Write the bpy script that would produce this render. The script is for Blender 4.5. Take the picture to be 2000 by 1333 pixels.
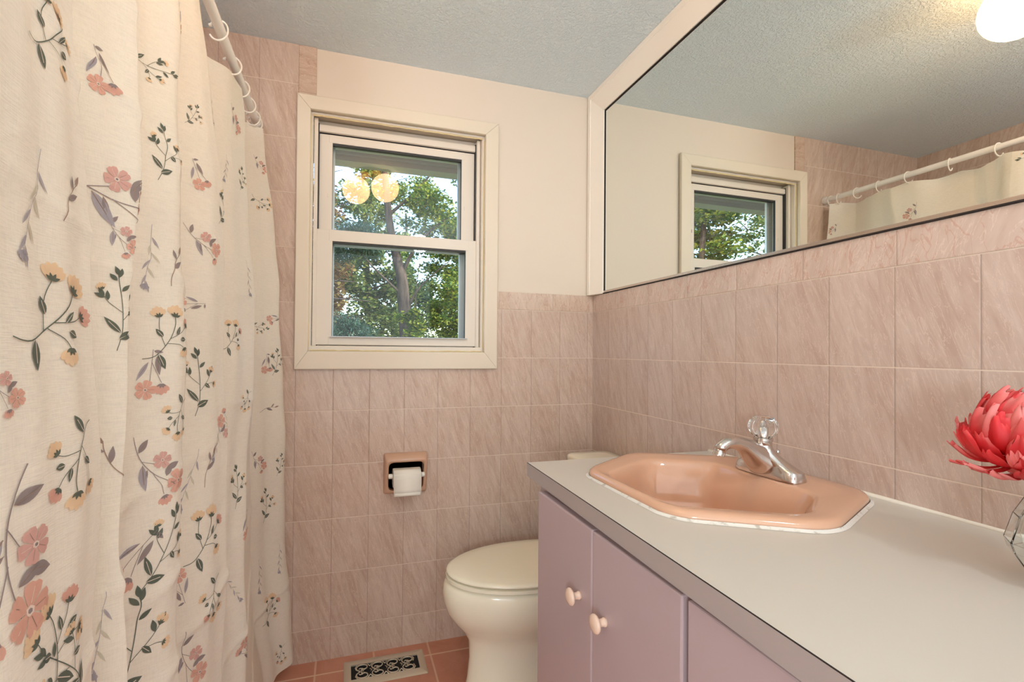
import bpy, bmesh, math, random
from mathutils import Vector, Matrix, noise

R = math.radians
PI = math.pi
col = bpy.context.scene.collection
for o in list(bpy.data.objects):
    bpy.data.objects.remove(o, do_unlink=True)
sc = bpy.context.scene

# ============================================================ camera
CAM = Vector((-1.05672, -1.87039, 1.16093))
YAW, PITCH, ROLL, FPX, PX, PY = 0.2939, 0.0108, 0.0083, 917.48, -47.97, 10.74
cd = bpy.data.cameras.new('camera')
cam = bpy.data.objects.new('camera', cd)
col.objects.link(cam)
fw = Vector((math.sin(YAW) * math.cos(PITCH), math.cos(YAW) * math.cos(PITCH), math.sin(PITCH)))
rt = Vector((math.cos(YAW), -math.sin(YAW), 0))
up = rt.cross(fw)
r2 = rt * math.cos(ROLL) + up * math.sin(ROLL)
u2 = up * math.cos(ROLL) - rt * math.sin(ROLL)
cam.matrix_world = Matrix(((r2.x, u2.x, -fw.x, CAM.x), (r2.y, u2.y, -fw.y, CAM.y), (r2.z, u2.z, -fw.z, CAM.z), (0, 0, 0, 1)))
cd.sensor_width = 36.0
cd.lens = FPX / 2000 * 36.0
cd.shift_x = -PX / 2000
cd.shift_y = PY / 2000
cd.clip_start = 0.02
sc.camera = cam

# ============================================================ sky, sun, lights, exposure
sc.view_settings.view_transform = 'Standard'
sc.view_settings.look = 'None'
sc.view_settings.exposure = 0.03
sc.view_settings.gamma = 1.0
sc.view_settings.use_curve_mapping = False
W = bpy.data.worlds.new('sky')
sc.world = W
W.use_nodes = True
nt = W.node_tree
nt.nodes.clear()
sky = nt.nodes.new('ShaderNodeTexSky')
sky.sky_type = 'NISHITA'
sky.sun_disc = False
sky.sun_elevation = R(38)
sky.sun_rotation = R(110)
bg = nt.nodes.new('ShaderNodeBackground')
bg.inputs['Strength'].default_value = 0.95
wo = nt.nodes.new('ShaderNodeOutputWorld')
nt.links.new(sky.outputs[0], bg.inputs[0])
nt.links.new(bg.outputs[0], wo.inputs[0])
sc.cycles.max_bounces = 10
sc.cycles.diffuse_bounces = 5
sc.cycles.glossy_bounces = 5
sc.cycles.transparent_max_bounces = 24
sc.cycles.sample_clamp_indirect = 4.0


def light(name, kind, loc, energy, color, rot=(0, 0, 0), **kw):
    ld = bpy.data.lights.new(name, kind)
    ld.energy = energy
    ld.color = color
    for k, v in kw.items():
        setattr(ld, k, v)
    lo = bpy.data.objects.new(name, ld)
    lo.location = loc
    lo.rotation_euler = rot
    col.objects.link(lo)
    return lo


# sunlight on the trees (it stands behind the house, so none enters the room)
light('sun', 'SUN', (6, -6, 10), 4.6, (1.0, 0.93, 0.80), (R(52), 0, R(38)), angle=R(0.6))
# ceiling lamp of the hall, shining in through the open doorway behind the camera
light('hall_lamp', 'POINT', (-0.40, -2.40, 2.17), 17.0, (0.82, 0.95, 1.0), shadow_soft_size=0.09)
# unseen fill light added further left in the hall, lifts the ceiling
light('hall_left_fill', 'POINT', (-1.72, -2.90, 1.20), 44.0, (0.74, 0.91, 1.0), shadow_soft_size=0.14)

# unseen fill light added over the bathtub, brightens that corner and the curtain
light('tub_fill', 'POINT', (-1.64, -1.38, 2.14), 8.0, (0.86, 0.94, 1.0), shadow_soft_size=0.08)
# large unseen area light added at the end of the hall for even fill
light('hall_end_fill', 'AREA', (-1.05, -3.55, 1.25), 19.0, (0.66, 0.88, 1.0), (R(90), 0, 0), shape='RECTANGLE', size=1.9, size_y=2.0)


# ============================================================ helpers
def lin(c):
    return tuple(((v / 255) / 12.92 if v / 255 <= 0.04045 else ((v / 255 + 0.055) / 1.055) ** 2.4) for v in c) + (1.0,)


def new_mat(name, color=(200, 200, 200), rough=0.5, metal=0.0, **kw):
    m = bpy.data.materials.new(name)
    m.use_nodes = True
    b = m.node_tree.nodes['Principled BSDF']
    b.inputs['Base Color'].default_value = lin(color)
    b.inputs['Roughness'].default_value = rough
    b.inputs['Metallic'].default_value = metal
    for k, v in kw.items():
        b.inputs[k].default_value = v
    return m


def nd(m, typ, **kw):
    n = m.node_tree.nodes.new(typ)
    for k, v in kw.items():
        if k in n.inputs.keys() if hasattr(n.inputs, 'keys') else False:
            n.inputs[k].default_value = v
        else:
            setattr(n, k, v)
    return n


def lk(m, a, b):
    m.node_tree.links.new(a, b)


def mth(m, op, a, b=None, c=None, clamp=False):
    n = m.node_tree.nodes.new('ShaderNodeMath')
    n.operation = op
    n.use_clamp = clamp
    for i, v in enumerate((a, b, c)):
        if v is None:
            continue
        if isinstance(v, (int, float)):
            n.inputs[i].default_value = v
        else:
            lk(m, v, n.inputs[i])
    return n.outputs[0]


def mix(m, fac, a, b):
    n = m.node_tree.nodes.new('ShaderNodeMix')
    n.data_type = 'RGBA'
    for i, v in ((0, fac), (6, a), (7, b)):
        if isinstance(v, (int, float)):
            n.inputs[i].default_value = v
        elif isinstance(v, tuple):
            n.inputs[i].default_value = v
        else:
            lk(m, v, n.inputs[i])
    return n.outputs[2]


def noisy(m, scale=5.0, detail=4.0, rough=0.55, vec=None, dist=0.0):
    n = m.node_tree.nodes.new('ShaderNodeTexNoise')
    n.inputs['Scale'].default_value = scale
    n.inputs['Detail'].default_value = detail
    n.inputs['Roughness'].default_value = rough
    n.inputs['Distortion'].default_value = dist
    if vec is None:
        t = m.node_tree.nodes.new('ShaderNodeTexCoord')
        vec = t.outputs['Object']
    lk(m, vec, n.inputs['Vector'])
    return n.outputs['Fac']


def bump(m, height, strength=0.3, dist=0.01):
    b = m.node_tree.nodes.new('ShaderNodeBump')
    b.inputs['Strength'].default_value = strength
    b.inputs['Distance'].default_value = dist
    lk(m, height, b.inputs['Height'])
    lk(m, b.outputs[0], m.node_tree.nodes['Principled BSDF'].inputs['Normal'])


def ramp(m, fac, stops):
    n = m.node_tree.nodes.new('ShaderNodeValToRGB')
    el = n.color_ramp.elements
    while len(el) < len(stops):
        el.new(0.5)
    for e, (p, c) in zip(el, stops):
        e.position = p
        e.color = lin(c)
    lk(m, fac, n.inputs[0])
    return n.outputs[0]


def link(name, me, mats, parent=None, smooth=False, loc=None, autosmooth=None):
    o = bpy.data.objects.new(name, me)
    col.objects.link(o)
    for mm in (mats if isinstance(mats, (list, tuple)) else [mats]):
        me.materials.append(mm)
    if smooth:
        for p in me.polygons:
            p.use_smooth = True
    if autosmooth is not None:
        for p in me.polygons:
            p.use_smooth = True
        bmx = bmesh.new()
        bmx.from_mesh(me)
        for e in bmx.edges:
            if len(e.link_faces) == 2 and e.calc_face_angle(0) > autosmooth:
                e.smooth = False
        bmx.to_mesh(me)
        bmx.free()
    if parent is not None:
        o.parent = parent
        if parent.type == 'EMPTY':
            o.matrix_parent_inverse = Matrix.Translation(-Vector(parent.location))
    return o


def finish(name, bm, mats, parent=None, smooth=False, autosmooth=None):
    bmesh.ops.recalc_face_normals(bm, faces=bm.faces[:])
    me = bpy.data.meshes.new(name)
    bm.to_mesh(me)
    bm.free()
    return link(name, me, mats, parent, smooth, None, autosmooth)


def box(bm, x0, x1, y0, y1, z0, z1, mi=0, bev=0.0, seg=2):
    c = [(x0, y0, z0), (x1, y0, z0), (x1, y1, z0), (x0, y1, z0), (x0, y0, z1), (x1, y0, z1), (x1, y1, z1), (x0, y1, z1)]
    v = [bm.verts.new(p) for p in c]
    fs = [bm.faces.new([v[i] for i in q]) for q in ((0, 3, 2, 1), (4, 5, 6, 7), (0, 1, 5, 4), (1, 2, 6, 5), (2, 3, 7, 6), (3, 0, 4, 7))]
    for f in fs:
        f.material_index = mi
    if bev > 0:
        es = list({e for f in fs for e in f.edges})
        r = bmesh.ops.bevel(bm, geom=es, offset=bev, segments=seg, profile=0.5, affect='EDGES')
        for f in r['faces']:
            f.material_index = mi
    return fs


def ring_loft(bm, rings, cap0=True, cap1=True, mi=0, closed=True):
    vr = [[bm.verts.new(p) for p in r] for r in rings]
    n = len(rings[0])
    for a, b in zip(vr, vr[1:]):
        for i in range(n if closed else n - 1):
            j = (i + 1) % n
            f = bm.faces.new((a[i], a[j], b[j], b[i]))
            f.material_index = mi
    if cap0:
        f = bm.faces.new(vr[0][::-1])
        f.material_index = mi
    if cap1:
        f = bm.faces.new(vr[-1])
        f.material_index = mi
    return vr


def lathe(bm, prof, cx, cy, cz, n=32, axis='Z', cap=True, mi=0):
    rings = []
    for r, h in prof:
        ring = []
        for i in range(n):
            a = 2 * PI * i / n
            if axis == 'Z':
                ring.append((cx + r * math.cos(a), cy + r * math.sin(a), cz + h))
            elif axis == 'X':
                ring.append((cx + h, cy + r * math.cos(a), cz + r * math.sin(a)))
            else:
                ring.append((cx + r * math.cos(a), cy + h, cz + r * math.sin(a)))
        rings.append(ring)
    return ring_loft(bm, rings, cap, cap, mi)


def tube(bm, pts, rad, n=10, mi=0, cap=True, closed=False, flat=None):
    """tube along points; rad number or list"""
    P = [Vector(p) for p in pts]
    rings = []
    ref = Vector((0, 0, 1))
    prevn = None
    for i, p in enumerate(P):
        if closed:
            t = (P[(i + 1) % len(P)] - P[i - 1]).normalized()
        else:
            t = (P[min(i + 1, len(P) - 1)] - P[max(i - 1, 0)]).normalized()
        if prevn is None:
            nrm = t.cross(ref)
            if nrm.length < 1e-3:
                nrm = t.cross(Vector((1, 0, 0)))
            nrm.normalize()
        else:
            nrm = (prevn - t * prevn.dot(t)).normalized()
        prevn = nrm
        b = t.cross(nrm)
        r = rad[i] if isinstance(rad, (list, tuple)) else rad
        rings.append([tuple(p + (nrm * math.cos(2 * PI * k / n) + b * math.sin(2 * PI * k / n) * (flat or 1.0)) * r) for k in range(n)])
    if closed:
        rings.append(rings[0])
        vr = [[bm.verts.new(q) for q in r] for r in rings[:-1]]
        vr.append(vr[0])
        for a, b in zip(vr, vr[1:]):
            for k in range(n):
                j = (k + 1) % n
                f = bm.faces.new((a[k], a[j], b[j], b[k]))
                f.material_index = mi
    else:
        ring_loft(bm, rings, cap, cap, mi)


def tag(o, label, cat=None, group=None, kind=None):
    o['label'] = label
    if cat:
        o['category'] = cat
    if group:
        o['group'] = group
    if kind:
        o['kind'] = kind
    return o


def thing(name, label, cat, loc, group=None):
    o = bpy.data.objects.new(name, None)
    o.empty_display_size = 0.05
    o.location = loc
    col.objects.link(o)
    tag(o, label, cat, group)
    return o


def structure(o, label=None):
    o['kind'] = 'structure'
    if label:
        o['label'] = label
    return o


# ============================================================ materials
def tile_mat(name, axis, off_u, w, off_v, h, dark, light, grout=(220, 202, 186), gw=0.0010, vein=None, rough=0.22, stretch=(62, 10), fleck=0.45, lean=17, gwu=0.0009):
    m = new_mat(name, light, rough)
    tc = m.node_tree.nodes.new('ShaderNodeTexCoord')
    sep = m.node_tree.nodes.new('ShaderNodeSeparateXYZ')
    lk(m, tc.outputs['Object'], sep.inputs[0])
    U = sep.outputs[axis]
    V = sep.outputs['Z' if axis != 'Z' else 'X']
    if name.startswith('floor'):
        V = sep.outputs['Y']
    su = mth(m, 'DIVIDE', mth(m, 'SUBTRACT', U, off_u), w)
    sv = mth(m, 'DIVIDE', mth(m, 'SUBTRACT', V, off_v), h)
    fu, fv = mth(m, 'FRACT', su), mth(m, 'FRACT', sv)
    iu, iv = mth(m, 'FLOOR', su), mth(m, 'FLOOR', sv)
    eu = mth(m, 'MULTIPLY', mth(m, 'MINIMUM', fu, mth(m, 'SUBTRACT', 1.0, fu)), w)
    ev = mth(m, 'MULTIPLY', mth(m, 'MINIMUM', fv, mth(m, 'SUBTRACT', 1.0, fv)), h)
    e = mth(m, 'MINIMUM', eu, ev)
    gv = mth(m, 'LESS_THAN', ev, gw)
    gu = mth(m, 'LESS_THAN', eu, gwu)
    g = mth(m, 'MAXIMUM', gu, gv)
    cb = m.node_tree.nodes.new('ShaderNodeCombineXYZ')
    lk(m, iu, cb.inputs[0])
    lk(m, iv, cb.inputs[1])
    wn = m.node_tree.nodes.new('ShaderNodeTexWhiteNoise')
    wn.noise_dimensions = '3D'
    lk(m, cb.outputs[0], wn.inputs['Vector'])
    rnd = wn.outputs['Value']
    sepc = m.node_tree.nodes.new('ShaderNodeSeparateXYZ')
    lk(m, wn.outputs['Color'], sepc.inputs[0])
    # marbling: streaks leaning from the vertical, shuffled tile by tile
    a = R(lean)
    ru = mth(m, 'ADD', mth(m, 'MULTIPLY', U, math.cos(a)), mth(m, 'MULTIPLY', V, math.sin(a)))
    rv = mth(m, 'SUBTRACT', mth(m, 'MULTIPLY', V, math.cos(a)), mth(m, 'MULTIPLY', U, math.sin(a)))
    cs = m.node_tree.nodes.new('ShaderNodeCombineXYZ')
    lk(m, mth(m, 'ADD', mth(m, 'MULTIPLY', ru, stretch[0]), mth(m, 'MULTIPLY', sepc.outputs[0], 40.0)), cs.inputs[0])
    lk(m, mth(m, 'ADD', mth(m, 'MULTIPLY', rv, stretch[1]), mth(m, 'MULTIPLY', sepc.outputs[1], 40.0)), cs.inputs[1])
    lk(m, mth(m, 'MULTIPLY', rnd, 17.0), cs.inputs[2])
    n1 = noisy(m, 1.0, 6.0, 0.62, cs.outputs[0], 0.9)
    n2 = noisy(m, 0.35, 3.0, 0.5, cs.outputs[0], 0.3)
    f = mth(m, 'ADD', mth(m, 'MULTIPLY', n1, 0.65), mth(m, 'MULTIPLY', n2, 0.35))
    f = mth(m, 'ADD', f, mth(m, 'MULTIPLY', mth(m, 'SUBTRACT', rnd, 0.5), 0.06))
    mid = tuple((p + q) / 2 for p, q in zip(dark, light))
    c = ramp(m, f, [(0.36, dark), (0.5, mid), (0.66, light)])
    # fine pale veins
    v1 = noisy(m, 1.1, 5.0, 0.6, cs.outputs[0], 1.6)
    vm = mth(m, 'LESS_THAN', mth(m, 'ABSOLUTE', mth(m, 'SUBTRACT', v1, 0.5)), 0.012)
    pale = tuple(min(255, q + 16) for q in light)
    c = mix(m, mth(m, 'MULTIPLY', vm, fleck), c, lin(pale))
    if vein:
        cs2 = m.node_tree.nodes.new('ShaderNodeCombineXYZ')
        lk(m, mth(m, 'ADD', mth(m, 'MULTIPLY', U, 26.0), mth(m, 'MULTIPLY', rnd, 30.0)), cs2.inputs[0])
        lk(m, mth(m, 'MULTIPLY', V, 8.0), cs2.inputs[1])
        v2 = noisy(m, 1.0, 3.0, 0.6, cs2.outputs[0], 1.2)
        vm2 = mth(m, 'SUBTRACT', 1.0, mth(m, 'MULTIPLY', mth(m, 'ABSOLUTE', mth(m, 'SUBTRACT', v2, 0.5)), 45.0), clamp=True)
        c = mix(m, mth(m, 'MULTIPLY', vm2, 0.55), c, lin(vein))
    c = mix(m, mth(m, 'MULTIPLY', gu, 0.75), c, lin(tuple(v * 0.80 for v in dark) if gwu < gw else grout))
    c = mix(m, gv, c, lin(grout))
    b = m.node_tree.nodes['Principled BSDF']
    lk(m, c, b.inputs['Base Color'])
    lk(m, mth(m, 'ADD', mth(m, 'MULTIPLY', g, 0.5), rough), b.inputs['Roughness'])
    hgt = mth(m, 'MINIMUM', mth(m, 'DIVIDE', e, gw * 3.2), 1.0)
    hgt = mth(m, 'ADD', hgt, mth(m, 'MULTIPLY', noisy(m, 14.0, 2.0), 0.35))
    bump(m, hgt, 0.35, 0.0012)
    return m


TD, TL = (186, 158, 141), (210, 188, 173)
TW, TH, TZ = 0.1341, 0.2032, 0.1195
M = {}
M['tile_back'] = tile_mat('tiles_back', 'X', -0.0262, TW, TZ, TH, TD, TL)
M['tile_right'] = tile_mat('tiles_right', 'Y', -0.1315, TW, TZ, TH, (186, 161, 148), (206, 186, 175), lean=-17)
M['tile_left'] = tile_mat('tiles_left', 'Y', -0.05, TW, TZ, TH, TD, TL)
M['trim_tile_back'] = tile_mat('trim_tiles_back', 'X', -0.195, 0.2440, 1.339, 0.20, (196, 168, 148), (214, 190, 172), vein=(176, 136, 114), stretch=(30, 8))
M['trim_tile_right'] = tile_mat('trim_tiles_right', 'Y', -0.202, 0.2013, 1.339, 0.20, (194, 170, 156), (212, 192, 180), vein=(190, 142, 124), stretch=(30, 8))
M['trim_tile_up'] = tile_mat('trim_tiles_upright', 'Z', 2.125, 0.2013, -1.6, 0.5, (196, 168, 148), (212, 188, 170), vein=(176, 136, 114), stretch=(30, 8))
M['floor'] = tile_mat('floor_tiles', 'X', -1.148, 0.208, -0.080, 0.208, (188, 124, 100), (208, 148, 124), grout=(222, 186, 160), gw=0.0034, gwu=0.0034, rough=0.42, stretch=(7, 6), fleck=0.0)

m = M['paint_wall'] = new_mat('wall_paint', (226, 211, 195), 0.55)
bump(m, noisy(m, 90, 3), 0.08, 0.002)
m = M['ceiling'] = new_mat('ceiling_paint', (234, 246, 252), 0.8)
nf = noisy(m, 105, 4, 0.6, None, 0.3)
nb = noisy(m, 80, 3)
bump(m, mth(m, 'ADD', ramp(m, nf, [(0.42, (0, 0, 0)), (0.60, (255, 255, 255))]), mth(m, 'MULTIPLY', nb, 0.5)), 0.9, 0.0026)
m = M['trim_paint'] = new_mat('cream_trim_paint', (228, 214, 195), 0.4)
bump(m, noisy(m, 40, 3), 0.05, 0.002)
m = M['mirror_trim'] = new_mat('mirror_trim_paint', (250, 240, 228), 0.42)
bump(m, noisy(m, 40, 3), 0.06, 0.002)
M['sash'] = new_mat('sash_vinyl', (230, 219, 206), 0.38)
M['old_caulk'] = new_mat('old_caulk', (226, 205, 160), 0.6)
M['gasket'] = new_mat('gasket', (52, 50, 52), 0.6)
M['storm'] = new_mat('storm_aluminium', (196, 200, 206), 0.35, 0.3)
M['mirror'] = new_mat('mirror_silver', (236, 240, 236), 0.0, 1.0)
M['alu'] = new_mat('channel_aluminium', (205, 190, 180), 0.25, 0.9)
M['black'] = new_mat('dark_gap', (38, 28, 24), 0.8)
M['counter'] = new_mat('countertop_laminate', (203, 197, 187), 0.3)
bump(M['counter'], noisy(M['counter'], 300, 2), 0.04, 0.001)
M['counter_edge'] = new_mat('countertop_edge', (176, 166, 164), 0.32)
M['cabinet'] = new_mat('cabinet_lacquer', (190, 171, 175), 0.2)
M['cabinet_frame'] = new_mat('cabinet_frame', (170, 146, 148), 0.3)
M['knob'] = new_mat('knob_porcelain', (238, 208, 188), 0.15)
M['caulk'] = new_mat('caulk', (240, 232, 220), 0.5)
m = M['sink_caulk'] = new_mat('sink_caulk', (226, 220, 212), 0.5)
cf = noisy(m, 60, 4)
lk(m, ramp(m, cf, [(0.34, (186, 176, 164)), (0.46, (226, 220, 212))]), m.node_tree.nodes['Principled BSDF'].inputs['Base Color'])
M['sink'] = new_mat('sink_porcelain', (214, 168, 140), 0.08)
M['chrome'] = new_mat('chrome', (214, 208, 204), 0.17, 1.0)
m = M['acrylic'] = new_mat('clear_acrylic', (250, 250, 250), 0.02)
m.node_tree.nodes['Principled BSDF'].inputs['Transmission Weight'].default_value = 1.0
m.node_tree.nodes['Principled BSDF'].inputs['IOR'].default_value = 1.45
M['toilet'] = new_mat('toilet_porcelain', (248, 240, 218), 0.1)
M['holder'] = new_mat('holder_porcelain', (202, 160, 134), 0.12)
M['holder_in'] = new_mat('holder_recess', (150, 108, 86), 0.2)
M['roller'] = new_mat('roller_plastic', (236, 230, 220), 0.4)
m = M['paper'] = new_mat('toilet_paper', (240, 232, 220), 0.9)
bump(m, noisy(m, 350, 2), 0.2, 0.001)
m = M['steel'] = new_mat('brushed_nickel', (220, 208, 188), 0.38, 0.6)
M['dark'] = new_mat('duct_dark', (10, 9, 12), 0.7)
M['rod'] = new_mat('rod_plastic', (236, 230, 226), 0.3)
M['ring'] = new_mat('ring_plastic', (240, 232, 222), 0.35)


def glass_pane(name, refl=1.0):
    m = bpy.data.materials.new(name)
    m.use_nodes = True
    n = m.node_tree
    n.nodes.clear()
    out = n.nodes.new('ShaderNodeOutputMaterial')
    mx = n.nodes.new('ShaderNodeMixShader')
    tr = n.nodes.new('ShaderNodeBsdfTransparent')
    tr.inputs[0].default_value = (0.96, 0.98, 0.97, 1)
    gl = n.nodes.new('ShaderNodeBsdfGlossy')
    gl.inputs['Roughness'].default_value = 0.0
    fr = n.nodes.new('ShaderNodeFresnel')
    fr.inputs['IOR'].default_value = 1.52
    ml = n.nodes.new('ShaderNodeMath')
    ml.operation = 'MULTIPLY'
    gm = n.nodes.new('ShaderNodeNewGeometry')
    fb = n.nodes.new('ShaderNodeMath')
    fb.operation = 'MULTIPLY_ADD'
    fb.inputs[1].default_value = -refl
    fb.inputs[2].default_value = refl
    n.links.new(gm.outputs['Backfacing'], fb.inputs[0])
    n.links.new(fb.outputs[0], ml.inputs[1])
    n.links.new(fr.outputs[0], ml.inputs[0])
    n.links.new(ml.outputs[0], mx.inputs[0])
    n.links.new(tr.outputs[0], mx.inputs[1])
    n.links.new(gl.outputs[0], mx.inputs[2])
    n.links.new(mx.outputs[0], out.inputs[0])
    return m


M['glass'] = glass_pane('double_glazing', 2.4)
M['glass_low'] = glass_pane('single_glazing', 0.8)


def emit(name, color, strength):
    m = bpy.data.materials.new(name)
    m.use_nodes = True
    b = m.node_tree.nodes['Principled BSDF']
    b.inputs['Base Color'].default_value = (0.9, 0.85, 0.75, 1)
    b.inputs['Emission Color'].default_value = color
    b.inputs['Emission Strength'].default_value = strength
    return m


def cloth_mat(name, color, weave=True, trans=0.26):
    m = new_mat(name, color, 0.9)
    n = m.node_tree
    b = n.nodes['Principled BSDF']
    if weave:
        tc = n.nodes.new('ShaderNodeTexCoord')
        mp = n.nodes.new('ShaderNodeMapping')
        mp.inputs['Scale'].default_value = (60, 60, 900)
        lk(m, tc.outputs['Object'], mp.inputs[0])
        w1 = noisy(m, 1.0, 3.0, 0.6, mp.outputs[0])
        mp2 = n.nodes.new('ShaderNodeMapping')
        mp2.inputs['Scale'].default_value = (900, 900, 60)
        lk(m, tc.outputs['Object'], mp2.inputs[0])
        w2 = noisy(m, 1.0, 3.0, 0.6, mp2.outputs[0])
        ws = mth(m, 'ADD', mth(m, 'MULTIPLY', w1, 0.6), mth(m, 'MULTIPLY', w2, 0.4))
        dk = tuple(v * 0.945 for v in color)
        lk(m, ramp(m, ws, [(0.36, dk), (0.56, color)]), b.inputs['Base Color'])
        cr = noisy(m, 7.0, 4.0, 0.5, None, 1.5)
        bump(m, mth(m, 'ADD', ws, mth(m, 'MULTIPLY', cr, 6.0)), 0.25, 0.004)
    tl = n.nodes.new('ShaderNodeBsdfTranslucent')
    tl.inputs[0].default_value = lin(color)
    mx = n.nodes.new('ShaderNodeMixShader')
    mx.inputs[0].default_value = trans
    out = n.nodes['Material Output']
    lk(m, b.outputs[0], mx.inputs[1])
    lk(m, tl.outputs[0], mx.inputs[2])
    lk(m, mx.outputs[0], out.inputs[0])
    return m


CURTAIN_COL = (249, 240, 225)
INK = {'dg': (100, 105, 92), 'gr': (152, 138, 136), 'li': (172, 164, 170), 'or': (236, 206, 170), 'pk': (222, 172, 154), 'pp': (216, 170, 160), 'cr': (240, 222, 208), 'pale': (206, 198, 180), 'br': (164, 138, 124)}
M['cloth'] = cloth_mat('curtain_linen', CURTAIN_COL)
for k_, c_ in INK.items():
    M['ink_' + k_] = cloth_mat('print_' + k_, c_, False)

# ============================================================ room shell
H = 2.30
XL = -2.09
YF = -2.30
WZ0, WZ1, WX0, WX1 = 1.128, 2.072, -1.196, -0.500   # hole in the back wall

# back wall with the window hole (paint above, tiles below and in the shower corner)
bm = bmesh.new()
P = 0.006
for (x0, x1, z0, z1) in ((XL - 0.12, WX0, 0, H), (WX1, 0.12, 0, H), (WX0, WX1, 0, WZ0), (WX0, WX1, WZ1, H)):
    box(bm, x0, x1, P, 0.13, z0, z1, 0)
ZT = 1.339
for (x0, x1, z0, z1) in ((XL, -1.2331, 0, H), (-1.2331, WX0 - 0.0, 0, 1.10), (WX0, WX1, 0, 1.10), (WX1, 0.0, 0, 1.10), (-0.462, 0.0, 1.10, ZT)):
    box(bm, x0, x1, 0.0, P + 0.001, z0, z1, 1)
box(bm, -0.462, 0.0, -0.0008, P + 0.001, ZT, 1.413, 2, 0.0015)
box(bm, -1.2331, -1.171, -0.0008, P + 0.001, 2.105, H, 3, 0.0015)
structure(finish('wall_back', bm, [M['paint_wall'], M['tile_back'], M['trim_tile_back'], M['trim_tile_up']]))

bm = bmesh.new()
box(bm, 0.008, 0.12, -3.6, 0.006, 0, H, 0)
box(bm, 0.0, 0.009, YF, 0.0, 0, ZT, 1)
box(bm, -0.0008, 0.009, YF, 0.0, ZT, 1.413, 2, 0.0015)
structure(finish('wall_right', bm, [M['paint_wall'], M['tile_right'], M['trim_tile_right']]))

bm = bmesh.new()
box(bm, XL - 0.12, XL, -3.6, 0.0, 0, H, 0)
structure(finish('wall_left', bm, [M['tile_left']]))
bm = bmesh.new()
box(bm, XL, -1.36, -1.66, -1.555, 0, H, 0)
structure(finish('wall_alcove', bm, [M['tile_back']]))
bm = bmesh.new()
box(bm, XL - 0.12, 0.12, -3.6, 0.13, -0.12, 0.0, 0)
structure(finish('floor', bm, [M['floor']]))
bm = bmesh.new()
box(bm, XL - 0.12, 0.12, -3.6, 0.13, H, H + 0.12, 0)
structure(finish('ceiling', bm, [M['ceiling']]))
# the far end of the hall behind the camera
bm = bmesh.new()
box(bm, XL - 0.12, 0.12, -3.68, -3.6, 0, H, 0)
structure(finish('wall_front', bm, [M['paint_wall']]))

# ============================================================ window
win = bpy.data.objects.new('window_1', None)
win.location = (-0.85, 0.03, 1.10)
col.objects.link(win)
win['kind'] = 'structure'
CX0, CX1, CZ0, CZ1 = -1.237, -0.452, 1.089, 2.113    # casing outside
IX0, IX1, IZ0, IZ1 = -1.189, -0.509, 1.158, 2.060    # casing inside


def mitred(bm, o, i, y0, y1, bev=0.004, mi=0):
    (ox0, ox1, oz0, oz1), (ix0, ix1, iz0, iz1) = o, i
    O = [(ox0, oz0), (ox1, oz0), (ox1, oz1), (ox0, oz1)]
    I = [(ix0, iz0), (ix1, iz0), (ix1, iz1), (ix0, iz1)]
    g = 0.0002
    for k in range(4):
        j = (k + 1) % 4
        q = [O[k], O[j], I[j], I[k]]
        cx = sum(p[0] for p in q) / 4
        cz = sum(p[1] for p in q) / 4
        q = [(p[0] + (cx - p[0]) * 0.0012, p[1] + (cz - p[1]) * 0.0012) for p in q]
        lo = [bm.verts.new((p[0], y1, p[1])) for p in q]
        hi = [bm.verts.new((p[0], y0, p[1])) for p in q]
        fs = [bm.faces.new(lo), bm.faces.new(hi[::-1])]
        for a in range(4):
            b = (a + 1) % 4
            fs.append(bm.faces.new((lo[a], hi[a], hi[b], lo[b])))
        es = [e for e in fs[1].edges if e.calc_length() > 0.1]
        r = bmesh.ops.bevel(bm, geom=es, offset=bev, segments=3, profile=0.6, affect='EDGES')
        for f in fs:
            if f.is_valid:
                f.material_index = mi


bm = bmesh.new()
mitred(bm, (CX0, CX1, CZ0, CZ1), (IX0, IX1, IZ0, IZ1), -0.016, -0.0005, 0.005)
cs_ = finish('window_casing', bm, [M['trim_paint']], win)
# jamb extension (inside faces of the opening)
bm = bmesh.new()
JX0, JX1, JZ0, JZ1 = IX0 - 0.004, IX1 + 0.004, IZ0 - 0.004, IZ1 + 0.004
box(bm, JX0 - 0.008, JX0, 0.0, 0.125, JZ0, JZ1)
box(bm, JX1, JX1 + 0.008, 0.0, 0.125, JZ0, JZ1)
box(bm, JX0 - 0.008, JX1 + 0.008, 0.0, 0.125, JZ1, JZ1 + 0.008)
box(bm, JX0 - 0.008, JX1 + 0.008, 0.0, 0.125, JZ0 - 0.008, JZ0)
finish('window_jamb', bm, [M['trim_paint']], win)
bm = bmesh.new()
# stop beads round the opening, the sill stop
box(bm, JX0, JX0 + 0.012, 0.012, 0.05, JZ0, JZ1, 0, 0.002)
box(bm, JX1 - 0.012, JX1, 0.012, 0.05, JZ0, JZ1, 0, 0.002)
box(bm, JX0, JX1, 0.010, 0.019, JZ1 - 0.010, JZ1, 0, 0.002)
box(bm, JX0 + 0.002, JX1 - 0.002, 0.010, 0.060, JZ0, JZ0 + 0.024, 0, 0.003)
finish('window_stop', bm, [M['sash']], win)
bm = bmesh.new()
rnd = random.Random(5)
pts = []
for i in range(40):
    pts.append((JX0 + 0.01 + i * (JX1 - JX0 - 0.02) / 39, 0.010, JZ0 + 0.004 + rnd.uniform(0, 0.003)))
tube(bm, pts, [0.003 + rnd.uniform(0, 0.0015) for _ in pts], 6)
pts = [(JX0 + 0.01 + i * (JX1 - JX0 - 0.02) / 39, 0.0105, JZ1 - 0.013 - rnd.uniform(0, 0.002)) for i in range(40)]
tube(bm, pts, [0.0025 + rnd.uniform(0, 0.001) for _ in pts], 6)
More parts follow.
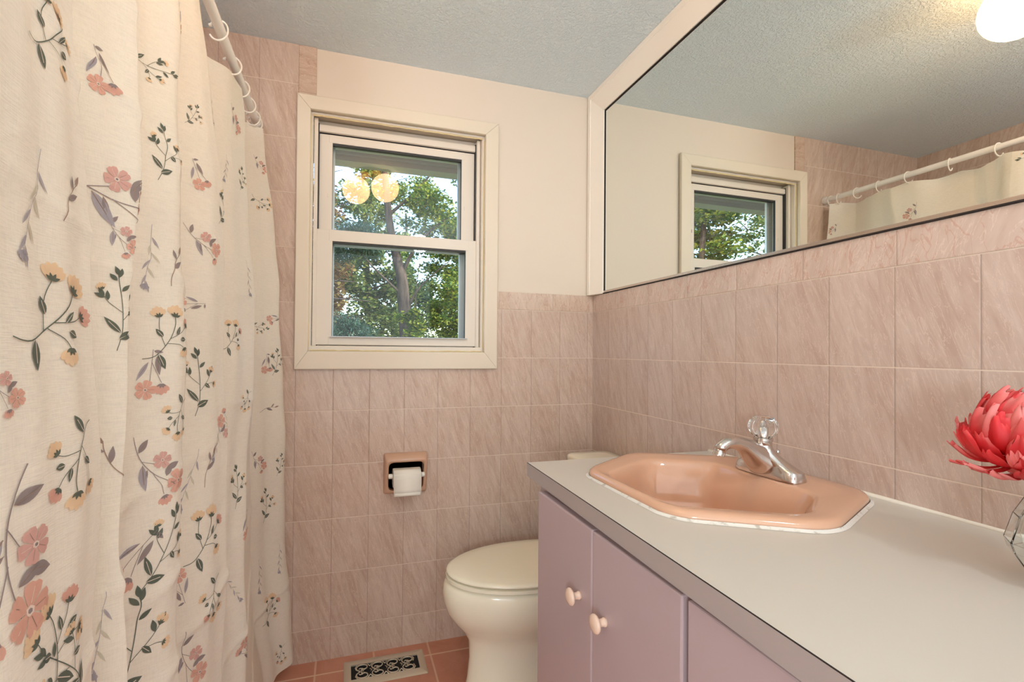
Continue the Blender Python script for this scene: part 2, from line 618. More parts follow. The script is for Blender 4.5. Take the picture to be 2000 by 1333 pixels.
for xx in (JX0 + 0.003, JX1 - 0.003):
    tube(bm, [(xx, 0.011, JZ0 + 0.02 + i * (JZ1 - JZ0 - 0.04) / 20) for i in range(21)], 0.0028, 6)
finish('window_caulk', bm, [M['old_caulk']], win)
# track frame
FX0, FX1, FZ0, FZ1 = JX0 + 0.014, JX1 - 0.014, JZ0 + 0.024, JZ1 - 0.012
bm = bmesh.new()
box(bm, FX0, FX0 + 0.014, 0.034, 0.12, FZ0, FZ1, 0, 0.001)
box(bm, FX1 - 0.014, FX1, 0.034, 0.12, FZ0, FZ1, 0, 0.001)
box(bm, FX0, FX1, 0.075, 0.12, FZ1 - 0.040, FZ1 + 0.008, 0, 0.001)
box(bm, FX0, FX1, 0.050, 0.070, FZ1 - 0.0415, FZ1 - 0.016, 0, 0.002)
box(bm, FX0, FX1, 0.060, 0.12, FZ0 - 0.012, FZ0 + 0.006, 0, 0.001)
finish('window_frame', bm, [M['sash']], win)
bm = bmesh.new()
box(bm, FX0 + 0.014, FX0 + 0.018, 0.048, 0.12, FZ0, FZ1 - 0.012)
box(bm, FX1 - 0.018, FX1 - 0.014, 0.048, 0.12, FZ0, FZ1 - 0.012)
box(bm, FX0, FX1, 0.0625, 0.12, FZ1 - 0.0428, FZ1 - 0.0416)
finish('weather_strip', bm, [M['gasket']], win)


def sash(name, x0, x1, z0, z1, gx0, gx1, gz0, gz1, y0, y1, lip=False):
    bm = bmesh.new()
    box(bm, x0, gx0, y0, y1, z0, z1, 0, 0.0015)
    box(bm, gx1, x1, y0, y1, z0, z1, 0, 0.0015)
    box(bm, gx0 - 0.013, gx1 + 0.013, y0 - 0.0008, y1, gz1, z1, 0, 0.0015)
    box(bm, gx0 - 0.013, gx1 + 0.013, y0 - 0.0008, y1, z0, gz0, 0, 0.0015)
    so = finish(name, bm, [M['sash']], win)
    ym = (y0 + y1) / 2 + 0.002
    bm = bmesh.new()
    t = 0.0022
    box(bm, gx0 - t, gx0 + t * 0.6, y0 + 0.002, ym + 0.004, gz0, gz1)
    box(bm, gx1 - t * 0.6, gx1 + t, y0 + 0.002, ym + 0.004, gz0, gz1)
    box(bm, gx0, gx1, y0 + 0.003, ym + 0.004, gz1 - 0.008, gz1 + t)
    g = finish('glazing_gasket', bm, [M['gasket']], so)
    bm = bmesh.new()
    box(bm, gx0 - 0.001, gx1 + 0.001, ym - 0.002, ym + 0.002, gz0 - 0.001, gz1 - 0.001)
    finish('glass_pane', bm, [M['glass_low' if lip else 'glass']], so)
    if lip:
        bm = bmesh.new()
        box(bm, gx0 - 0.005, gx1 + 0.006, y0 - 0.016, y0, gz0 - 0.004, gz0 - 0.0005, 0, 0.0008)
        finish('lift_lip', bm, [M['storm']], so)
    return so


sash('upper_sash', FX0 + 0.018, FX1 - 0.018, 1.60, 2.0065, -1.1125, -0.592, 1.633, 1.975, 0.064, 0.084)
sash('lower_sash', FX0 + 0.003, FX1 - 0.003, FZ0 + 0.004, 1.628, -1.1085, -0.577, 1.216, 1.584, 0.040, 0.061, True)
# small tilt latches on the upper stiles
bm = bmesh.new()
for x in (-1.1275, -0.578):
    box(bm, x - 0.002, x + 0.002, 0.0595, 0.064, 1.76, 1.776, 0, 0.0008)
finish('tilt_latch', bm, [M['sash']], win)
# outer storm frame
bm = bmesh.new()
box(bm, FX0, -1.104, 0.112, 0.124, FZ0, FZ1)
box(bm, -0.588, FX1, 0.112, 0.124, FZ0, 1.60)
box(bm, -0.597, FX1, 0.112, 0.124, 1.60, FZ1)
box(bm, FX0, FX1, 0.112, 0.124, 1.976, FZ1)
box(bm, FX0, FX1, 0.112, 0.124, 1.580, 1.612)
box(bm, FX0, FX1, 0.112, 0.124, FZ0 - 0.01, 1.205)
finish('storm_frame', bm, [M['storm']], win)

# ============================================================ mirror with painted trim
mr = thing('wall_mirror', 'wide frameless mirror set in wide cream boards above the pink tiles', 'mirror', (0.0, -1.1, 1.415))
bm = bmesh.new()
box(bm, 0.003, 0.0078, -2.0, -0.03, 1.420, 2.215)
finish('mirror_glass', bm, [M['mirror']], mr)
bm = bmesh.new()


TWID, THGT = 0.0905, 0.0945
PROF = [(0.0, 0.002), (0.0, -0.031), (0.20, -0.030), (0.215, -0.0275), (0.24, -0.0275), (0.97, -0.0065), (1.0, -0.005), (1.0, 0.002)]   # (fraction across the board, x)
ring_loft(bm, [[(x, -0.0005 - f * TWID, 1.414) for f, x in PROF], [(x, -0.0005 - f * TWID, H - 0.001 - f * THGT) for f, x in PROF]])
finish('side_trim', bm, [M['mirror_trim']], mr)
bm = bmesh.new()
ring_loft(bm, [[(x, -0.0007 - f * TWID, H - 0.0008 - f * THGT) for f, x in PROF], [(x, -2.0, H - 0.0008 - f * THGT) for f, x in PROF]])
finish('top_trim', bm, [M['mirror_trim']], mr)
bm = bmesh.new()
box(bm, -0.0012, 0.0028, -2.0, -0.0915, 1.4165, 1.4255, 0, 0.0008)
finish('bottom_channel', bm, [M['alu']], mr)
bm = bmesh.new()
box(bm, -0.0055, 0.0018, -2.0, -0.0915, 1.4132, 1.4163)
box(bm, -0.0012, 0.0028, -2.0, -0.0925, 2.2020, 2.2045)  # black strip stands in for the shadow under the top board
box(bm, -0.0008, 0.0028, -0.0924, -0.0911, 1.4256, 2.2018)  # black strip for the shadow along the side board
finish('shadow_strip', bm, [M['black']], mr)

# ============================================================ ceiling light (seen in the mirror and in the panes)
cl = thing('ceiling_light', 'flush ceiling light with two glowing globe shades, caught in the mirror', 'light', (-0.91, -1.075, H))
bm = bmesh.new()
lathe(bm, [(0.001, -0.001), (0.105, -0.001), (0.108, -0.008), (0.095, -0.022), (0.03, -0.030), (0.001, -0.030)], -0.91, -1.075, H, 40)
finish('canopy', bm, [new_mat('canopy_brass', (150, 120, 80), 0.3, 0.7)], cl, True)
GL = emit('globe_glow', (1.0, 0.60, 0.30, 1), 12.0)
for gx, gy, gz in ((-0.826, -1.005, 2.190), (-1.000, -1.135, 2.200)):
    bm = bmesh.new()
    bmesh.ops.create_uvsphere(bm, u_segments=40, v_segments=24, radius=0.086)
    bmesh.ops.translate(bm, verts=bm.verts[:], vec=(gx, gy, gz))
    finish('globe', bm, [GL], cl, True)
    bm = bmesh.new()
    lathe(bm, [(0.028, 0.0), (0.03, 0.03), (0.028, H - 0.02 - gz - 0.078)], gx, gy, gz + 0.080, 20)
    finish('socket', bm, [new_mat('socket_brass', (150, 120, 80), 0.3, 0.7)], cl, True)

# ============================================================ countertop
CT, CB, CXF, CY0, CY1 = 0.866, 0.831, -0.605, -0.700, -1.95


def rounded_poly(verts, rad, n=6):
    out = []
    N = len(verts)
    for i in range(N):
        p = Vector(verts[i])
        a = Vector(verts[i - 1])
        b = Vector(verts[(i + 1) % N])
        r = rad[i] if isinstance(rad, (list, tuple)) else rad
        p0 = p + (a - p).normalized() * r
        p1 = p + (b - p).normalized() * r
        for k in range(n + 1):
            t = k / n
            q = p0 * (1 - t) ** 2 + p * 2 * t * (1 - t) + p1 * t * t
            out.append((q.x, q.y))
    return out


SC = (-0.285, -1.008)
OUT = [(-0.503, SC[1] + 0.158), (-0.285, SC[1] + 0.296), (-0.020, SC[1] + 0.172), (-0.020, SC[1] - 0.172), (-0.285, SC[1] - 0.290), (-0.503, SC[1] - 0.158)]
INN = [(-0.474, SC[1] + 0.112), (-0.284, SC[1] + 0.222), (-0.139, SC[1] + 0.142), (-0.139, SC[1] - 0.142), (-0.264, SC[1] - 0.232), (-0.474, SC[1] - 0.120)]


def scaled(vs, k, c):
    return [(c[0] + (x - c[0]) * k, c[1] + (y - c[1]) * k) for x, y in vs]


def inset(vs, d, c):
    return [((x - c[0]) * (1 - d / max(1e-6, math.hypot(x - c[0], y - c[1]))) + c[0], (y - c[1]) * (1 - d / max(1e-6, math.hypot(x - c[0], y - c[1]))) + c[1]) for x, y in vs]


ct = thing('countertop', 'off-white laminate vanity countertop with a mauve front edge', 'countertop', (-0.3, -1.3, CB))
bm = bmesh.new()
hole = inset(rounded_poly(OUT, 0.05), 0.022, SC)
FXA, FXB = -0.588, -0.625   # the front edge is not quite square to the wall
rect = [(FXA, CY0), (-0.0008, CY0), (-0.0008, CY1), (FXB, CY1)]
for z in (CT, CB):
    edges = []
    for loop in (rect, hole):
        vs = [bm.verts.new((x, y, z)) for x, y in loop]
        for i in range(len(vs)):
            edges.append(bm.edges.new((vs[i], vs[(i + 1) % len(vs)])))
    bmesh.ops.triangle_fill(bm, use_beauty=True, use_dissolve=False, edges=edges)
bm.verts.ensure_lookup_table()
for loop in (rect, hole):
    n = len(loop)
    for i in range(n):
        a, b = loop[i], loop[(i + 1) % n]
        bm.faces.new([bm.verts.new((a[0], a[1], CT)), bm.verts.new((b[0], b[1], CT)), bm.verts.new((b[0], b[1], CB)), bm.verts.new((a[0], a[1], CB))])
bmesh.ops.remove_doubles(bm, verts=bm.verts[:], dist=1e-5)
finish('slab', bm, [M['counter']], ct)
bm = bmesh.new()
ring_loft(bm, [[(FXB - 0.0014, CY1, z), (FXB - 0.0001, CY1, z), (FXA - 0.0001, CY0, z), (FXA - 0.0014, CY0, z)] for z in (CB, CT - 0.0012)])
o = finish('front_edge', bm, [M['counter_edge']], ct)
o['label'] = 'mauve grey front edge strip'
bm = bmesh.new()
ring_loft(bm, [[(FXB - 0.0012, CY1, z), (FXB - 0.0001, CY1, z), (FXA - 0.0001, CY0, z), (FXA - 0.0012, CY0, z)] for z in (CT - 0.0013, CT + 0.0001)])
finish('edge_seam', bm, [M['black']], ct)
bm = bmesh.new()
rnd = random.Random(2)
tube(bm, [(-0.003, -0.705 - i * 0.0311, CT + 0.0015) for i in range(41)], [0.0042 + rnd.uniform(-0.0005, 0.001) for _ in range(41)], 8)
finish('caulk_bead', bm, [M['caulk']], ct, True)

# ============================================================ sink
sk = thing('sink', 'glossy peach six-sided drop-in sink in the white countertop', 'sink', (SC[0], SC[1], CT))
oc = rounded_poly(OUT, 0.052)
ic = rounded_poly(INN, [0.035, 0.05, 0.03, 0.03, 0.04, 0.035])
rings = []


def rz(pts, z):
    return [(x, y, z) for x, y in pts]


n_ = len(oc)
rings.append(rz(inset(oc, 0.020, SC), CB - 0.004))
rings.append(rz(inset(oc, 0.018, SC), CT + 0.0005))
rings.append(rz(inset(oc, 0.001, SC), CT + 0.0005))
rings.append(rz(oc, CT + 0.005))
rings.append(rz(inset(oc, 0.0015, SC), CT + 0.010))
rings.append(rz(inset(oc, 0.006, SC), CT + 0.0145))
rings.append(rz(inset(oc, 0.014, SC), CT + 0.0165))
for t, dz in ((0.35, 0.0155), (0.7, 0.0135), (0.9, 0.012)):
    a = inset(oc, 0.014, SC)
    rings.append([(a[i][0] + (ic[i][0] - a[i][0]) * t, a[i][1] + (ic[i][1] - a[i][1]) * t, CT + dz) for i in range(n_)])
rings.append(rz(ic, CT + 0.0105))
rings.append(rz(inset(ic, 0.004, SC), CT + 0.006))
rings.append(rz(inset(ic, 0.008, SC), CT - 0.004))
BC = (-0.30, SC[1])
for k, z in ((0.955, CT - 0.035), (0.91, CT - 0.080), (0.86, CT - 0.115), (0.76, CT - 0.138), (0.50, CT - 0.149), (0.10, CT - 0.153)):
    rings.append(rz([(BC[0] + (x - SC[0]) * k, BC[1] + (y - SC[1]) * k) for x, y in inset(ic, 0.008, SC)], z))
bm = bmesh.new()
ring_loft(bm, rings, False, True)
o = finish('basin', bm, [M['sink']], sk, True)
bm = bmesh.new()
lathe(bm, [(0.001, -0.001), (0.014, -0.001), (0.017, 0.001), (0.021, 0.003), (0.022, 0.0), (0.022, -0.004)], BC[0], BC[1], CT - 0.1505, 28)
finish('drain', bm, [M['chrome']], sk, True)
bm = bmesh.new()
rnd = random.Random(4)
o1 = inset(oc, -0.001, SC)
o2 = inset(oc, -0.0075, SC)
rr = []
for q, z in ((o1, CT + 0.0045), (inset(oc, -0.003, SC), CT + 0.003), (o2, CT + 0.0004)):
    rr.append([(x + rnd.uniform(-0.0006, 0.0006), y + rnd.uniform(-0.0006, 0.0006), z) for x, y in q])
ring_loft(bm, rr, False, False)
finish('sink_caulk', bm, [M['sink_caulk']], sk, True)

# ============================================================ faucet
FX, FY, FZ = -0.108, SC[1], CT + 0.0135
fc = thing('faucet', 'chrome single-handle faucet with clear round knob behind the peach sink', 'faucet', (FX, FY, FZ))


def sup(cx, cy, a, b, z, e=2.6, n=40):
    out = []
    for i in range(n):
        t = 2 * PI * i / n
        c, s = math.cos(t), math.sin(t)
        out.append((cx + a * math.copysign(abs(c) ** (2 / e), c), cy + b * math.copysign(abs(s) ** (2 / e), s), z))
    return out


bm = bmesh.new()
secs = [(0, 0.0290, 0.083, 0.002, 4.2), (0.003, 0.0290, 0.083, 0.002, 4.2), (0.020, 0.0265, 0.0795, 0.002, 3.8), (0.0245, 0.0245, 0.073, 0.001, 3.2), (0.030, 0.0245, 0.060, 0.0, 2.8),
        (0.038, 0.0245, 0.048, -0.005, 2.4), (0.046, 0.0235, 0.038, -0.009, 2.2), (0.055, 0.0212, 0.0285, -0.013, 2.0), (0.064, 0.0188, 0.0210, -0.015, 2.0), (0.071, 0.0180, 0.0185, -0.015, 2.0)]
ring_loft(bm, [sup(FX + dx, FY, a, b, FZ + h, e) for h, a, b, dx, e in secs])
finish('body', bm, [M['chrome']], fc, False, R(40))
bm = bmesh.new()
path = [(-0.108, 0.026, 0.026, 0.040), (-0.124, 0.034, 0.034, 0.032), (-0.140, 0.047, 0.0315, 0.0255), (-0.158, 0.0605, 0.0245, 0.0205), (-0.177, 0.0725, 0.0175, 0.0170),
        (-0.196, 0.0785, 0.0148, 0.0156), (-0.212, 0.0795, 0.0134, 0.0146), (-0.226, 0.0765, 0.0128, 0.0138), (-0.236, 0.070, 0.0125, 0.0130), (-0.242, 0.062, 0.0124, 0.0125)]
rings = []
for i, (x, h, rzv, ry) in enumerate(path):
    a, b = path[max(i - 1, 0)], path[min(i + 1, len(path) - 1)]
    t = Vector((b[0] - a[0], 0, b[1] - a[1])).normalized()
    nn = Vector((-t.z, 0, t.x))
    x -= 0.007
    rings.append([tuple(Vector((x, FY, FZ + h)) + nn * rzv * math.sin(2 * PI * k / 28) + Vector((0, 1, 0)) * ry * math.cos(2 * PI * k / 28)) for k in range(28)])
ring_loft(bm, rings)
finish('spout', bm, [M['chrome']], fc, True)
bm = bmesh.new()
ax = Vector((-0.35, 0, -0.94)).normalized()
c0 = Vector((-0.2468, FY, FZ + 0.0635))
rings = []
u_ = Vector((0, 1, 0))
v_ = ax.cross(u_)
for h, r_ in ((0, 0.0122), (0.002, 0.0128), (0.0028, 0.0118), (0.0035, 0.0128), (0.012, 0.0125), (0.0125, 0.010), (0.009, 0.0095)):
    rings.append([tuple(c0 + ax * h + (u_ * math.cos(2 * PI * k / 28) + v_ * math.sin(2 * PI * k / 28)) * r_) for k in range(28)])
ring_loft(bm, rings)
finish('aerator', bm, [M['chrome']], fc, False, R(35))
bm = bmesh.new()
lathe(bm, [(0.0178, 0.0), (0.0188, 0.002), (0.0188, 0.009), (0.0205, 0.0105), (0.0205, 0.0165), (0.019, 0.018), (0.008, 0.018)], FX - 0.015, FY, FZ + 0.070, 36)
finish('collar', bm, [M['chrome']], fc, False, R(35))
bm = bmesh.new()
kp = [(0.016, 0.0), (0.0235, 0.006), (0.0285, 0.014), (0.0305, 0.023), (0.0295, 0.032), (0.0262, 0.039), (0.0225, 0.0425), (0.0225, 0.0465), (0.020, 0.048)]
rings = []
for r_, h in kp:
    ring = []
    for i in range(48):
        a = 2 * PI * i / 48
        rr_ = r_ * (1 + 0.045 * math.cos(8 * a) * (1 if 0.005 < h < 0.041 else 0.0))
        ring.append((FX - 0.015 + rr_ * math.cos(a), FY + rr_ * math.sin(a), FZ + 0.087 + h))
    rings.append(ring)
ring_loft(bm, rings)
kn = finish('handle_knob', bm, [M['acrylic']], fc, True)
kn['label'] = 'clear fluted acrylic handle knob'
bm = bmesh.new()
lathe(bm, [(0.006, 0.0), (0.006, 0.022), (0.003, 0.022), (0.003, 0.034), (0.0005, 0.034)], FX - 0.015, FY, FZ + 0.089, 16)
finish('handle_stem', bm, [M['chrome']], kn, True)
bm = bmesh.new()
tube(bm, [(FX + 0.024, FY, FZ + 0.010), (FX + 0.027, FY - 0.001, FZ + 0.045)], 0.0022, 10)
lathe(bm, [(0.003, 0.0), (0.0048, 0.002), (0.0048, 0.010), (0.003, 0.0125)], FX + 0.0272, FY - 0.001, FZ + 0.044, 16)
finish('pop_up_rod', bm, [M['chrome']], fc, True)

# ============================================================ vanity cabinet
vc = thing('vanity_cabinet', 'glossy mauve vanity cabinet with peach porcelain knobs under the countertop', 'cabinet', (-0.29, -1.35, 0.0))
bm = bmesh.new()
XB = -0.577
box(bm, XB, -0.002, -0.783, -0.765, 0.0, CB - 0.0005)
box(bm, XB, -0.002, -1.935, -1.917, 0.0, CB - 0.0005)
box(bm, -0.012, -0.002, -1.917, -0.783, 0.0, CB - 0.0005)
box(bm, XB + 0.02, -0.012, -1.917, -0.783, 0.09, 0.105)
box(bm, -0.515, -0.505, -1.917, -0.783, 0.0, 0.09)
finish('carcass', bm, [M['cabinet']], vc)
bm = bmesh.new()
box(bm, XB, XB + 0.019, -1.917, -0.783, 0.795, CB - 0.0005)
box(bm, XB, XB + 0.019, -1.917, -0.783, 0.09, 0.125)
for y in (-0.783, -1.338, -1.877):
    box(bm, XB, XB + 0.019, y - 0.04, y, 0.125, 0.795)
finish('face_frame', bm, [M['cabinet_frame']], vc)
doors = [(-0.797, -1.0595, -1.012), (-1.0630, -1.3120, -1.110), (-1.3235, -1.5860, -1.538), (-1.5890, -1.8500, -1.636)]
for ya, yb, ky in doors:
    bm = bmesh.new()
    box(bm, XB - 0.021, XB - 0.0015, yb, ya, 0.118, 0.8185, 0, 0.003)
    d = finish('door', bm, [M['cabinet']], vc)
    bm = bmesh.new()
    lathe(bm, [(0.0085, 0.0), (0.0082, -0.004), (0.0070, -0.006), (0.0068, -0.012), (0.0085, -0.015), (0.0160, -0.0185), (0.0172, -0.0215), (0.0150, -0.0250), (0.008, -0.0275), (0.0005, -0.0282)], XB - 0.021, ky, 0.670, 28, 'X')
    finish('knob', bm, [M['knob']], d, True)
bm = bmesh.new()
lathe(bm, [(0.001, -0.0008), (0.0035, -0.0008), (0.0035, 0.0)], XB, -1.083, 0.8225, 10, 'X')
finish('frame_hole', bm, [M['black']], vc)

# ============================================================ toilet
TYC = -0.33
tl = thing('toilet', 'bone-coloured toilet with closed lid between the tiled wall and the cabinet', 'toilet', (-0.42, TYC, 0.0))


def egg(xf, xb, w, cy=TYC, n=48, pw=2.0):
    """outline pointing towards -x; xf tip, xb back"""
    xm = xf + (xb - xf) * 0.56
    out = []
    for i in range(n):
        t = 2 * PI * i / n
        c, s = math.cos(t), math.sin(t)
        if c < 0:
            x = xm + (xm - xf) * c
            y = cy + w * s
        else:
            e = 2 / 3.2
            x = xm + (xb - xm) * math.copysign(abs(c) ** e, c)
            y = cy + w * math.copysign(abs(s) ** (2 / 2.4), s)
        out.append((x, y))
    return out


bm = bmesh.new()
sec = [(-0.660, -0.15, 0.108, 0.0), (-0.662, -0.15, 0.108, 0.02), (-0.652, -0.15, 0.100, 0.06), (-0.645, -0.15, 0.095, 0.13), (-0.648, -0.14, 0.098, 0.19), (-0.668, -0.13, 0.115, 0.225),
       (-0.700, -0.12, 0.142, 0.26), (-0.722, -0.12, 0.162, 0.295), (-0.733, -0.12, 0.172, 0.33), (-0.737, -0.12, 0.176, 0.36), (-0.733, -0.12, 0.175, 0.385), (-0.722, -0.12, 0.170, 0.3965), (-0.700, -0.13, 0.15, 0.399)]
ring_loft(bm, [[(x, y, z) for x, y in egg(a, b, w)] for a, b, w, z in sec])
finish('bowl', bm, [M['toilet']], tl, True)
bm = bmesh.new()
sec = [(-0.722, -0.225, 0.168, 0.4015), (-0.727, -0.222, 0.172, 0.404), (-0.727, -0.222, 0.172, 0.4135), (-0.721, -0.225, 0.167, 0.4150)]
ring_loft(bm, [[(x, y, z) for x, y in egg(a, b, w)] for a, b, w, z in sec])
finish('seat', bm, [M['toilet']], tl, False, R(50))
bm = bmesh.new()
sec = [(-0.712, -0.218, 0.160, 0.4195), (-0.724, -0.214, 0.172, 0.4205), (-0.726, -0.213, 0.174, 0.4245), (-0.723, -0.214, 0.172, 0.4290), (-0.712, -0.218, 0.164, 0.4325), (-0.66, -0.25, 0.13, 0.4365), (-0.58, -0.32, 0.07, 0.4385)]
ring_loft(bm, [[(x, y, z) for x, y in egg(a, b, w)] for a, b, w, z in sec])
finish('lid', bm, [M['toilet']], tl, True)
for dy in (-0.075, 0.075):
    bm = bmesh.new()
    box(bm, -0.228, -0.200, TYC + dy - 0.016, TYC + dy + 0.016, 0.3985, 0.430, 0, 0.006, 3)
    finish('hinge', bm, [M['toilet']], tl)
bm = bmesh.new()
tk = [(-0.180, -0.018, 0.175, 0.385), (-0.186, -0.016, 0.182, 0.45), (-0.190, -0.014, 0.190, 0.60), (-0.192, -0.014, 0.194, 0.722)]
ring_loft(bm, [[(x, y, z) for x, y in rounded_poly([(a, TYC - w), (a, TYC + w), (b, TYC + w), (b, TYC - w)], 0.035, 5)] for a, b, w, z in tk])
finish('tank', bm, [M['toilet']], tl, False, R(35))
bm = bmesh.new()
tk = [(-0.196, -0.008, 0.198, 0.7225), (-0.200, -0.006, 0.201, 0.727), (-0.200, -0.006, 0.201, 0.744), (-0.197, -0.008, 0.198, 0.750), (-0.188, -0.014, 0.190, 0.7535), (-0.15, -0.05, 0.15, 0.7555)]
ring_loft(bm, [[(x, y, z) for x, y in rounded_poly([(a, TYC - w), (a, TYC + w), (b, TYC + w), (b, TYC - w)], 0.038, 6)] for a, b, w, z in tk])
finish('tank_lid', bm, [M['toilet']], tl, True)

# ============================================================ paper holder and roll
HX0, HX1, HZ0, HZ1 = -0.909, -0.740, 0.604, 0.762
hc = (HX0 + HX1) / 2
ph = thing('toilet_paper_holder', 'peach ceramic toilet paper holder set in the wall tiles', 'paper holder', (hc, 0.0, (HZ0 + HZ1) / 2))
bm = bmesh.new()
W2 = (HX1 - HX0) / 2


def hsec(w, z0, z1, y, rad, n=5):
    return [(x + hc, y, z) for x, z in rounded_poly([(-w, z0), (w, z0), (w, z1), (-w, z1)], rad, n)]


# hood: deep at the top, tapering to the wall at the foot
front_top, front_bot = -0.046, -0.006


def tilt(sec_, k):
    out = []
    for x, y, z in sec_:
        f_ = (z - HZ0) / (HZ1 - HZ0)
        out.append((x, -(0.004 + (k - 0.004) * min(1.0, max(0.0, 0.18 + f_ * 0.95))), z))
    return out


outer0 = hsec(W2, HZ0, HZ1, 0, 0.008)
outer0 = [(x, -0.0005, z) for x, y, z in outer0]
o1_ = tilt(hsec(W2 - 0.002, HZ0 + 0.001, HZ1 - 0.002, 0, 0.010), 0.030)
o2_ = tilt(hsec(W2 - 0.006, HZ0 + 0.004, HZ1 - 0.016, 0, 0.016), 0.044)
o3_ = tilt(hsec(W2 - 0.009, HZ0 + 0.008, HZ1 - 0.022, 0, 0.018), 0.048)
i1_ = tilt(hsec(W2 - 0.014, HZ0 + 0.012, HZ1 - 0.028, 0, 0.020), 0.047)
i2_ = tilt(hsec(W2 - 0.017, HZ0 + 0.014, HZ1 - 0.031, 0, 0.020), 0.041)
i3_ = [(x, 0.050, z) for x, y, z in hsec(W2 - 0.024, HZ0 + 0.022, HZ1 - 0.036, 0, 0.02)]
vr = ring_loft(bm, [outer0, o1_, o2_, o3_, i1_, i2_], False, False, 0)
vr2 = ring_loft(bm, [i2_, [(x, 0.0, z) for x, y, z in hsec(W2 - 0.018, HZ0 + 0.016, HZ1 - 0.032, 0, 0.02)]], False, True, 1)
finish('holder_body', bm, [M['holder'], M['holder_in']], ph, True)
bm = bmesh.new()
RY, RZc = -0.040, 0.680
lathe(bm, [(0.006, 0.0), (0.0095, 0.001), (0.0095, 0.014), (0.0075, 0.015), (0.0075, 0.126), (0.0095, 0.127), (0.0095, 0.138), (0.006, 0.139)], 0, 0, 0, 20, 'X')
bmesh.ops.translate(bm, verts=bm.verts[:], vec=(hc - 0.0695, RY, RZc))
finish('roller', bm, [M['roller']], ph, False, R(35))
pr = thing('toilet_paper_roll', 'white toilet paper roll on the peach wall holder', 'toilet paper', (hc, RY, RZc))
bm = bmesh.new()
RW = 0.052
prof = [(0.016, -RW), (0.0352, -RW), (0.036, -RW + 0.001), (0.036, RW - 0.001), (0.0352, RW), (0.016, RW)]
rings = []
for r_, h in prof:
    rings.append([(hc + h, RY + r_ * math.cos(2 * PI * i / 48), RZc - 0.007 + r_ * math.sin(2 * PI * i / 48)) for i in range(48)])
rings.append(rings[0])
ring_loft(bm, rings, False, False)
bmesh.ops.remove_doubles(bm, verts=bm.verts[:], dist=1e-6)
finish('roll', bm, [M['paper']], pr, False, R(35))
# loose sheet folded under at its end
bm = bmesh.new()
pts = []
for a in (100, 120, 140, 160, 180):
    pts.append((RY + 0.0365 * math.cos(R(a)), RZc - 0.007 + 0.0365 * math.sin(R(a))))
pts += [(RY - 0.0374, RZc - 0.025), (RY - 0.0377, RZc - 0.045), (RY - 0.0372, RZc - 0.068)]
r0 = [(hc - RW, y, z) for y, z in pts]
r1 = [(hc + RW, y, z) for y, z in pts]
ring_loft(bm, [r0, r1], False, False, closed=False)
fold = [(RY - 0.0374, RZc - 0.058), (RY - 0.0386, RZc - 0.0682), (RY - 0.0396, RZc - 0.0675), (RY - 0.0390, RZc - 0.056)]
ring_loft(bm, [[(hc - RW + 0.004, y, z) for y, z in fold], [(hc + RW - 0.004, y, z) for y, z in fold]], False, False, closed=False)
sh = finish('loose_sheet', bm, [M['paper']], pr, True)
md = sh.modifiers.new('thick', 'SOLIDIFY')
md.thickness = 0.0006

# ============================================================ floor register
VX0, VX1, VY0, VY1 = -1.049, -0.757, -0.038, -0.180
fr = thing('floor_register', 'brushed nickel floor vent with black scrollwork openings on the terracotta tiles', 'floor vent', ((VX0 + VX1) / 2, (VY0 + VY1) / 2, 0))
bm = bmesh.new()
ox, oy = 0.025, 0.032
ti, to, zt = 0.0045, 0.0005, 0.005
O = [(VX0, VY1), (VX1, VY1), (VX1, VY0), (VX0, VY0)]
A = [(VX0 + 0.006, VY1 + 0.006), (VX1 - 0.006, VY1 + 0.006), (VX1 - 0.006, VY0 - 0.006), (VX0 + 0.006, VY0 - 0.006)]
I = [(VX0 + ox, VY1 + oy), (VX1 - ox, VY1 + oy), (VX1 - ox, VY0 - oy), (VX0 + ox, VY0 - oy)]
ring_loft(bm, [rz(rounded_poly(O, 0.005, 3), 0.0002), rz(rounded_poly(O, 0.005, 3), 0.0015), rz(rounded_poly(A, 0.003, 3), zt), rz(rounded_poly(I, 0.0008, 3), zt), rz(rounded_poly(I, 0.0008, 3), 0.001)], False, False)
finish('frame_plate', bm, [M['steel']], fr, False, R(30))
bm = bmesh.new()
box(bm, VX0 + ox - 0.002, VX1 - ox + 0.002, VY1 + oy - 0.002, VY0 - oy + 0.002, 0.0003, 0.0012)
finish('duct_opening', bm, [M['dark']], fr)
bm = bmesh.new()
IX_0, IX_1, IY_0, IY_1 = VX0 + ox, VX1 - ox, VY1 + oy, VY0 - oy
cy_ = (IY_0 + IY_1) / 2
hh = (IY_1 - IY_0) / 2


def ribbon(bm, pts, w=0.0038, z0=0.0022, z1=0.0046):
    tube(bm, [(x, y, (z0 + z1) / 2) for x, y in pts], w / 2 * 1.25, 6, flat=0.9)


